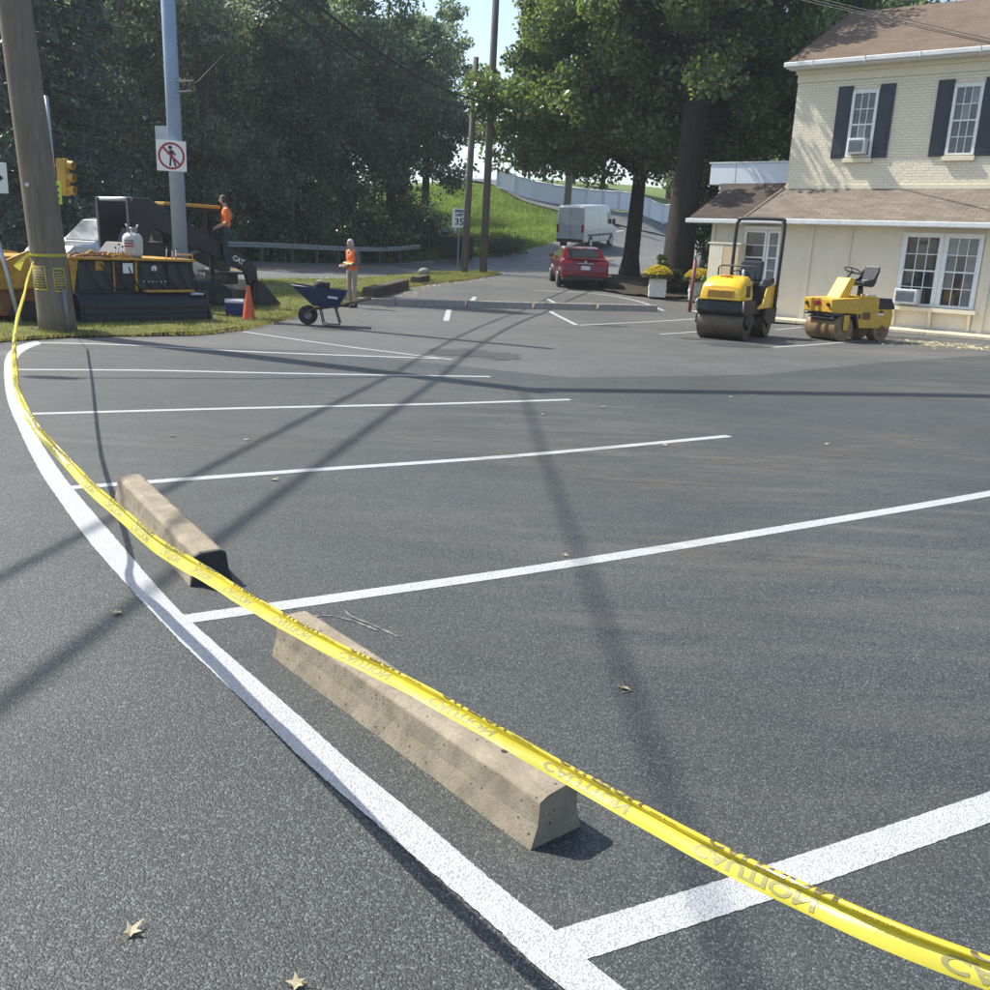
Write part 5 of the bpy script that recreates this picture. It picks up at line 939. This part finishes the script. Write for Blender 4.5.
# ------------------------------------------------------------------ people
def person(label, loc, rz, J, mats, hair, vest=None, head_yaw=0.):
    """J: list of (a, b, ra, rb, mat) capsules and (c, radii, mat) balls; one voxel-joined body"""
    mb = MB(); prim = []
    for e in J:
        if len(e) == 5:
            a, b, ra, rb, m = e; a, b = Vector(a), Vector(b); n = max(4, int((b-a).length/.03)); mb.tube([a.lerp(b,i/n) for i in range(n+1)], [ra+(rb-ra)*i/n for i in range(n+1)], 12); mb.ball(tuple(a), ra, 12, 8); mb.ball(tuple(b), rb, 12, 8); prim.append((a,b,ra,rb,m))
        else:
            c, r, m = e; mb.ball(c, r, 16, 12); prim.append((Vector(c),Vector(c),min(r),min(r),m))
    t = mb.build('t', mats[0]); q = t.modifiers.new('r','REMESH'); q.mode = 'VOXEL'; q.voxel_size = .009; s = t.modifiers.new('s','SMOOTH'); s.iterations = 3; s.factor = .5
    bpy.context.view_layer.update(); me = bpy.data.meshes.new_from_object(t.evaluated_get(bpy.context.evaluated_depsgraph_get())); bpy.data.objects.remove(t)
    me.name = 'body'; me.materials.clear()
    for m in mats: me.materials.append(M(m))
    C = np.zeros(len(me.polygons)*3); me.polygons.foreach_get('center', C); C = C.reshape(-1,3); D = []
    for a, b, ra, rb, m in prim:
        a_, b_ = np.array(a), np.array(b); d = b_-a_; L = max(d@d, 1e-9); tt = np.clip(((C-a_)@d)/L, 0, 1); D.append(np.linalg.norm(C-a_-tt[:,None]*d, axis=1)-(ra+(rb-ra)*tt))
    near = np.argmin(np.array(D), axis=0); idx = np.array([p[4] for p in prim])[near]; me.polygons.foreach_set('material_index', idx.astype(np.int32)); me.polygons.foreach_set('use_smooth', np.ones(len(me.polygons), bool)); me.update()
    root = thing('person', label, 'person', loc, rz); body = obj('body', me, root)
    def shellpart(name, sel, off, mat):
        bm = bmesh.new(); bm.from_mesh(me); bm.faces.ensure_lookup_table(); bm.normal_update()
        bmesh.ops.delete(bm, geom=[f for f in bm.faces if not sel(f.calc_center_median(), f.material_index)], context='FACES')
        for v in bm.verts: v.co += v.normal*off
        m2 = bpy.data.meshes.new(name); bm.to_mesh(m2); bm.free(); m2.materials.clear(); m2.materials.append(M(mat)); m2.polygons.foreach_set('material_index', np.zeros(len(m2.polygons), np.int32)); m2.update(); o = obj(name, m2, root); sd = o.modifiers.new('t','SOLIDIFY'); sd.thickness = .008; return o
    hs, hm = hair; shellpart('hair', hs, .012, hm)
    if vest:
        for nm, sel, off, mat in vest: shellpart(nm, sel, off, mat)
    return root
def hand(w, d, side, m, curl=.5):
    w, d = Vector(w), Vector(d).normalized(); up_ = Vector((0,0,1)); x = d.cross(up_).normalized()*side; n = x.cross(d); out = [(w, w+d*.075, .026, .03, m)]
    for k, (o, L) in enumerate(((-.027,.062),(-.009,.075),(.009,.08),(.026,.07))):
        b = w+d*.085+x*o; k1 = b+(d*.6-up_*curl*.5)*L*.6; out += [(b, k1, .0095, .009, m), (k1, k1+(d*.3-up_*.7)*L*.5, .009, .0075, m)]
    b = w+d*.03-x*.03; k1 = b-x*.03+d*.03; out += [(b, k1, .012, .0105, m), (k1, k1+d*.03-up_*.008, .0105, .009, m)]
    return out
# worker standing at the edge of the lot, head bowed over what he holds; mats: 0 skin 1 shirt 2 trousers 3 boots
J = [((0,.0,.96),(.155,.115,.13),2), ((0,-.005,1.12),(.155,.118,.16),1), ((0,.0,1.3),(.175,.12,.19),1), ((-.12,.0,1.41),(.12,.0,1.41),.075,.075,1),
     ((0,-.005,1.44),(0,-.045,1.55),.058,.052,0), ((0,-.075,1.635),(.074,.092,.112),0), ((0,-.165,1.615),(.013,.02,.02),0), ((0,-.12,1.565),(.04,.045,.035),0), ((.076,-.07,1.63),(.012,.022,.032),0), ((-.076,-.07,1.63),(.012,.022,.032),0)]
for s in (-1,1):
    J += [((s*.092,0,.93),(s*.11,-.02,.5),.092,.062,2), ((s*.11,-.02,.5),(s*.118,.03,.13),.062,.05,2), ((s*.118,.03,.12),(s*.12,.02,.06),.05,.05,3), ((s*.12,.04,.05),(s*.135,-.17,.04),.045,.04,3)]
    J += [((s*.185,.0,1.415),(s*.235,.03,1.14),.06,.048,1), ((s*.235,.03,1.14),(s*.09,-.24,1.08),.046,.034,1)] + hand((s*.085,-.25,1.08),(-s*.25,-.95,.0), s, 0)
wp = gp(352,307.5)
worker = person('worker in orange safety vest, grey shirt and khaki trousers looking down at his hands', (wp.x,wp.y,wp.z), math.radians(-42), J, ['skin','shirt_grey','trouser_khaki','boot'],
    (lambda c, m: c.z > 1.575 and (c.y > -.085+.0*c.z or c.z > 1.675) and m == 0 and c.z < 1.8 and abs(c.x) < .1 and not (c.y < -.12 and c.z < 1.7), 'hair_grey'),
    [('safety_vest', lambda c, m: .98 < c.z < 1.49 and abs(c.x) < .175 and abs(c.y) < .2 and m in (1,2) and not (c.z > 1.36 and abs(c.x) < .05 and c.y < 0), .014, 'vest_orange'), ('reflective_stripe', lambda c, m: 1.10 < c.z < 1.15 and abs(c.x) < .175 and abs(c.y) < .2 and m == 1, .024, 'vest_stripe')])
# operator standing on the loader frame, turned away, in an orange top
J = [((0,.0,.95),(.155,.115,.13),2), ((0,.0,1.12),(.16,.12,.16),1), ((0,.03,1.3),(.18,.125,.19),1), ((-.13,.02,1.42),(.13,.02,1.42),.075,.075,1),
     ((0,.02,1.45),(0,-.01,1.56),.058,.052,0), ((0,-.03,1.65),(.074,.092,.112),0), ((0,-.12,1.63),(.013,.02,.02),0), ((.076,-.02,1.645),(.012,.022,.032),0), ((-.076,-.02,1.645),(.012,.022,.032),0)]
for s in (-1,1):
    J += [((s*.092,0,.93),(s*.11,-.03,.5),.092,.064,2), ((s*.11,-.03,.5),(s*.12,.03,.13),.064,.05,2), ((s*.12,.03,.12),(s*.12,.02,.06),.05,.05,3), ((s*.12,.04,.05),(s*.135,-.17,.04),.045,.04,3)]
    e = (s*.25,.03,1.14); w = (s*.2,-.2,1.02); J += [((s*.195,.02,1.42),e,.062,.05,1), (e,w,.046,.034,0)] + hand(w,(-s*.1,-.8,-.4), s, 0)
op = at(225,213,23.55)
person('machine operator in bright orange shirt and dark trousers standing up on the loader', (op.x,op.y,.86), math.radians(-70), J, ['skin','vest_orange','trouser_dark','boot'], (lambda c, m: c.z > 1.60 and (c.y > -.06 or c.z > 1.7) and m == 0 and c.z < 1.8, 'hair_dark'))
MB().b2((2.15,-.75,.79),(2.75,.5,.845)).build('step_plate', 'panel_dark', ld, .01); MB().b2((2.3,-.6,.55),(2.6,.4,.79)).build('step_box', 'machine_black', ld, .02)

# ------------------------------------------------------------------ trees and plants
def leaf_cloud(P, size, r, aspect=.6, hang=.0, jit=.5):
    n = len(P); a = r.randn(n,3); a[:,2] -= hang; a /= np.linalg.norm(a,axis=1)[:,None]; b = np.cross(a, r.randn(n,3)); b /= np.linalg.norm(b,axis=1)[:,None]
    s = (size*(1-jit/2+jit*r.rand(n)))[:,None]; return np.stack([P+a*s*.5, P+b*s*.5*aspect, P-a*s*.5, P-b*s*.5*aspect], 1).reshape(-1,3)
def crown_pts(blobs, ncl, per, clump, r, shell=.55):
    w = np.array([b[3]*b[4]*b[5] for b in blobs]); k = r.choice(len(blobs), ncl, p=w/w.sum()); C = []
    for i in k:
        b = blobs[i]; u = r.randn(3); u /= np.linalg.norm(u); rad = r.uniform(shell**3,1.)**(1/3); C.append((b[0]+u[0]*b[3]*rad, b[1]+u[1]*b[4]*rad, b[2]+u[2]*b[5]*rad))
    C = np.array(C); sz = clump*(.6+.8*r.rand(ncl)); m = np.repeat(np.arange(ncl), per); g = r.randn(len(m),3); g /= np.linalg.norm(g,axis=1)[:,None]; g *= (r.rand(len(m))**.45)[:,None]
    return C, C[m]+g*sz[m][:,None]*np.array([1,1,.7])
def make_tree(name, label, cat, base, h, tr, blobs, ncl, per, clump, size, leafmat, bark, seed, group=None, aspect=.6, hang=.2, limbs=22, flare=1.5, fork=.35, lean=(0,0), shell=.55):
    r = np.random.RandomState(seed); t = thing(name, label, cat, base, 0, group); C, P = crown_pts(blobs, ncl, per, clump, r, shell)
    tk = MB(); tz = h*fork; top = Vector((lean[0],lean[1],h*.82)); f = Vector((lean[0]*.35,lean[1]*.35,tz))
    path = [Vector((0,0,-.2)), Vector((0,0,.25)), Vector((lean[0]*.05,0,.9)), f*.6, f, f.lerp(top,.5)+Vector((.2,.1,0)), top]; tk.tube(path, [tr*flare*1.1,tr*flare,tr*1.12,tr,tr*.86,tr*.45,tr*.1], 16)
    for i in r.choice(len(C), min(limbs,len(C)), replace=False):
        c = Vector(C[i]); s = f.lerp(top, float(np.clip((c.z-tz*1.0)/(h*.8)*.7+r.uniform(-.15,.1),0,.8))) if c.z > tz else f*r.uniform(.8,1.); m = s.lerp(c,.5)+Vector((0,0,abs(c.z-s.z)*.12+.2)); L = (c-s).length; q = min(tr*.42, .03+L*.028); tk.tube([s, m, c], [q, q*.6, q*.2], 7)
    tk.build('trunk', bark, t); V = leaf_cloud(P, size, r, aspect, hang); o = obj('crown', raw_mesh('crown', V, np.arange(len(V)).reshape(-1,4), leafmat), t); return t
# the two big trees by the house
b1 = gp(629,277); b1.z = hz(b1.x,b1.y); 
make_tree('maple_tree', 'leafy tree with slender forked trunk and sunlit branches drooping over the white van', 'tree', b1, 17, .33,
  [(-2.2,-.5,8.4,3.9,4.5,4.4),(1.3,0,13,4.6,5,4.5),(-3.6,-1.5,6.6,2.6,3.2,2.2),(1.5,-.5,8.2,3.5,4,3.5),(-1.0,-1.2,6.1,2.8,2.6,1.9),(-4.7,-1.0,7.0,2.6,3,2.7)], 310, 430, .95, .195, 'leaf_maple', 'bark', 3, None, .72, .25, 34, 1.5, .26, (.4,.3), .35)
b2_ = gp(674,293); b2_.z = hz(b2_.x,b2_.y)
make_tree('maple_tree', 'massive old tree with very thick dark trunk beside the flower planters', 'tree', b2_, 19, .52,
  [(1.0,4.2,11,6.2,5.6,6),(4.5,6.5,10,4.5,4.5,5.5),(-2.4,3.5,12.5,4.5,4.8,4.5),(1.5,1.8,7.0,3.2,3.0,2.4),(-1.2,-2.4,9.4,3.4,2.,2.8),(-.6,-2.2,11.5,3.4,2.2,3.6),(2.4,-.4,8.4,2.6,2.,2.6)], 350, 430, 1.05, .2, 'leaf_maple', 'bark', 8, None, .72, .25, 34, 1.45, .34, (.6,.2), .35)
# ivy and undergrowth at its foot
def shrub(name, label, p, rx, rz_, n, size, mat, seed, group=None, cat='shrub'):
    r = np.random.RandomState(seed); t = thing(name, label, cat, p, 0, group); C, P = crown_pts([(0,0,rz_*.9,rx,rx*.8,rz_)], max(6,n//160), 160, rx*.4, r, .3); P = P[P[:,2] > .02]; V = leaf_cloud(P, size, r, .65, 0); obj('foliage', raw_mesh('foliage', V, np.arange(len(V)).reshape(-1,4), mat), t)
    m = MB()
    for k in range(6): c = C[k % len(C)]; m.tube([(0,0,-.05),(c[0]*.4,c[1]*.4,c[2]*.6),tuple(c)], [.03,.02,.008], 5)
    m.build('stem', 'bark', t); return t
shrub('shrub', 'leafy ivy-like shrub at the foot of the massive old tree', b2_+Vector((-.35,-.75,0)), .55, .9, 1800, .12, 'leaf_shrub', 31); shrub('shrub', 'dark shrub growing against the corner of the house', Vector((7.1,32.6,hz(7.1,32.6))), .65, 1.1, 2600, .11, 'leaf_dark', 32); shrub('shrub', 'tall dark shrub filling the gap between the massive tree and the house', Vector((8.2,37.2,hz(8.2,37.2))), 1.2, 1.9, 5200, .15, 'leaf_dark', 34); shrub('shrub', 'loose dark shrub behind the second flower planter', Vector((7.7,34.6,hz(7.7,34.6))), .9, 1.25, 2600, .12, 'leaf_dark', 33)
# woods beyond the guard rail: three kinds, copied
def wood_proto(kind):
    if kind == 0: return make_tree('woodland_tree', 'tall grey-green leafy tree in the woods behind the guard rail', 'tree', (0,0,0), 17, .24, [(0,0,7.5,3.5,3.5,6.4),(.8,-.5,12.5,2.8,2.8,4),(-1,.4,3.6,3.0,3.0,3),(1.2,.2,2.8,2.6,2.6,2.4)], 150, 190, 1.0, .24, 'leaf_wood', 'bark_pale', 21, 'woods behind the guard rail', .42, .5, 16, 1.25, .3, (.3,0), .2)
    if kind == 1: return make_tree('woodland_tree', 'broad dark green tree in the woods behind the guard rail', 'tree', (0,0,0), 19, .32, [(0,0,10,4.4,4.4,5.5),(1.5,.5,14,3.4,3.4,4),(-1.8,0,6.5,3.2,3.2,3.2)], 125, 200, 1.1, .28, 'leaf_dark', 'bark', 22, 'woods behind the guard rail', .62, .3, 18, 1.3, .3, (.4,.2), .3)
    return make_tree('woodland_tree', 'slim pale-leaved tree in the woods behind the guard rail', 'tree', (0,0,0), 14, .16, [(0,0,6.5,2.2,2.2,5.5),(.3,.2,10.5,1.9,1.9,3)], 80, 200, .8, .24, 'leaf_wood', 'bark_pale', 23, 'woods behind the guard rail', .4, .6, 12, 1.2, .35, (.2,0), .1)
protos = [wood_proto(k) for k in range(3)]; usedp = [False]*3
def wood(px, d, kind, s=1., rz=None, sz=1.):
    x = at(px, 240, d).x; y = d; z = hz(x,y)-.1
    o = protos[kind] if not usedp[kind] else copy_tree(protos[kind]); usedp[kind] = True
    o.location = (x,y,z); o.rotation_euler.z = rnd.uniform(0,6.28) if rz is None else rz; o.scale = (s,s,s*sz); return o
WOODS = [(88,47,0,.95,'above the silver car'),(128,45,2,1.1,'left of the blue-grey pole'),(160,49,0,1.05,'behind the no-pedestrians sign'),(205,46,2,1.05,'above the machine operator'),(232,50,0,.95,'right of the machine operator'),(268,53,0,1.0,'above the traffic cone'),(300,52,1,.8,'above the wheelbarrow'),(345,56,1,.92,'behind the standing worker'),(392,60,1,.95,'shading the pickup truck'),(424,66,1,.8,'left of the shorter bare pole'),(64,56,0,1.0,'beyond the traffic signal'),(120,60,1,.95,None),(185,62,1,.95,None),(250,66,1,.95,None),(-30,54,1,1.05,None),(322,74,0,.95,None),(405,100,1,.75,None)]
for px, d, kd, s, w in WOODS:
    o = wood(px, d, kd, s); L = {0:'tall grey-green leafy tree',1:'broad dark green tree',2:'slim pale-leaved tree'}[kd]; o['label'] = L+' in the woods, '+w if w else L+' deep in the woods behind the guard rail'
# bushes filling the edge of the woods, tree shade put into the dark leaves
k = 0
for px, d, s in ((72,44,2.2),(118,46,2.6),(165,48,2.4),(225,50,2.6),(262,53,2.3),(330,58,2.2),(300,60,2.6),(368,62,2.2),(72,41,1.0),(105,43,1.3),(140,44,1.2),(178,46,1.4),(212,47,1.2),(246,50,1.5),(282,51,1.5),(315,54,1.6),(352,57,1.7),(385,60,1.5),(410,63,1.4),(40,42,1.2),(5,40,1.3)):
    x = at(px,240,d).x; shrub('undergrowth_bush', 'dense bush at the edge of the woods behind the guard rail', Vector((x,d,hz(x,d)-.05)), 1.5*s, 1.15*s, int(2200*s), .2, 'leaf_dark' if px > 230 else 'leaf_wood', 50+k, 'bushes behind the guard rail', 'bush'); k += 1
# conifer at the far left
def conifer(px, d, h, lab, seed):
    r = np.random.RandomState(seed); x = at(px,240,d).x; t = thing('conifer_tree', lab, 'tree', (x,d,hz(x,d)-.1)); tk = MB().tube([(0,0,-.2),(0,0,h*.5),(0,0,h)], [.32,.2,.03], 12); P = []
    for z in np.arange(1.2, h-.3, .45):
        R = (h-z)/h*4.3+.3
        for a in np.linspace(0,6.28,9)[:-1]+r.rand():
            L = R*r.uniform(.75,1.05); e = Vector((math.cos(a)*L, math.sin(a)*L, z-.28*L+.1*L*L/4)); tk.tube([(0,0,z),tuple(e*.5+Vector((0,0,z*.5))),tuple(e)], [.04,.03,.008], 4); n = int(70*L/3+12); q = r.rand(n)**.7
            P.append(np.stack([e.x*q, e.y*q, z+(e.z-z)*q], -1)+r.randn(n,3)*np.array([.22,.22,.12])-np.array([0,0,.1]))
    tk.build('trunk', 'bark', t); V = leaf_cloud(np.concatenate(P), .34, r, .3, .8); obj('crown', raw_mesh('crown', V, np.arange(len(V)).reshape(-1,4), 'leaf_conifer'), t)
conifer(45,34,22,'tall dark spruce standing behind the utility pole',41); conifer(-25,37,20,'tall dark spruce half out of view beyond the leaning sign',42)
# trees behind the house and along the skyline
for x, y, s, kd in ((14,46,.95,1),(19,50,1.05,1),(11,54,.9,1),(25,48,1.,1),(16.5,60,1.1,1),(32,52,1.,1)):
    o = copy_tree(protos[kd]); o.location = (x,y,hz(x,y)-.1); o.rotation_euler.z = rnd.uniform(0,6.28); o.scale = (s,s,s*.8); o['label'] = 'broad dark green tree growing behind the house'; o['group'] = 'trees behind the house'
for px, d, s in ((543,99,.55),(572,96,.62),(602,98,.66),(640,97,.72),(528,112,.5),(668,99,.75),(700,100,.8),(740,100,.8)):
    o = copy_tree(protos[1]); x = at(px,200,d).x; o.location = (x,d,hz(x,d)-.3); o.rotation_euler.z = rnd.uniform(0,6.28); o.scale = (s,)*3; o['label'] = 'distant broad tree beyond the white fence on the hill'; o['group'] = 'trees beyond the white fence'
p = gp(505,256); shrub('shrub', 'brownish weedy bush at the foot of the grassy hill', p+Vector((.4,1.2,-.1)), 1.9, .55, 2600, .16, 'leaf_shrub', 71, None, 'bush'); p = gp(440,250); shrub('shrub', 'yellow-green bush behind the refuse bins', p+Vector((0,1.5,-.1)), 1.6, .9, 2000, .17, 'leaf_grass', 72, None, 'bush')
# grass blades
def grass(name, label, XY, h, w, mat, seed, up=.03):
    r = np.random.RandomState(seed); n = len(XY); z = H(XY[:,0],XY[:,1])+up; hh = h*(.4+r.rand(n)); a = r.rand(n)*6.28; dx, dy = np.cos(a)*w, np.sin(a)*w; lx, ly = r.randn(n)*hh*.45, r.randn(n)*hh*.45
    V = np.stack([np.stack([XY[:,0]-dx,XY[:,1]-dy,z],-1), np.stack([XY[:,0]+dx,XY[:,1]+dy,z],-1), np.stack([XY[:,0]+lx,XY[:,1]+ly,z+hh],-1)],1).reshape(-1,3); o = obj(name, raw_mesh(name, V, np.arange(3*n).reshape(n,3), mat)); struct(o,'stuff'); return tag(o, label, 'grass')
r = np.random.RandomState(5); A, B = resample(V_NEAR,400), resample(V_FAR,400); n = 70000; i = r.randint(90,399,n); k = r.rand(n)[:,None]*1.02-.015; XY = A[i]*(1-k)+B[i]*k+r.randn(n,2)*.05
grass('grass', 'short green grass of the roadside verge', XY, .085, .007, 'leaf_grass', 6)
n = 26000; i = r.randint(90,399,n); k = (r.rand(n)**2.4)[:,None]*.45-.02; XY = A[i]*(1-k)+B[i]*k+r.randn(n,2)*.06
grass('dry_grass', 'dry straw-coloured grass along the front edge of the verge', XY, .07, .008, 'leaf_drygrass', 7)
n = 60000; XY = np.stack([r.uniform(-9,6,n), 58+26*r.rand(n)**.9],-1); kf = np.array([np.interp(XY[:,0],[-9,-4.3,-.3,2.5,6],[58,59.5,61,65.5,73])]).ravel(); XY = XY[XY[:,1] > kf+.2]
grass('hill_grass', 'sunlit grass covering the hillside below the white fence', XY, .2, .03, 'leaf_lawn', 8, -.1)

# ------------------------------------------------------------------ thin haze volume, also standing in for the veil of lens glare
b = NB('haze_air'); b.t.nodes.remove(b.tc); pv_ = b.n('ShaderNodeVolumePrincipled'); pv_.inputs['Color'].default_value = (.86,.92,1,1); pv_.inputs['Density'].default_value = HAZE; pv_.inputs['Anisotropy'].default_value = .35; b.l(pv_.outputs[0], b.out.inputs['Volume'])
hzb = MB().b2((-405,-155,-2),(405,605,34)).build('haze', 'haze_air'); struct(hzb, 'stuff'); tag(hzb, 'thin pale haze over the whole street, partly standing in for lens glare', 'haze')
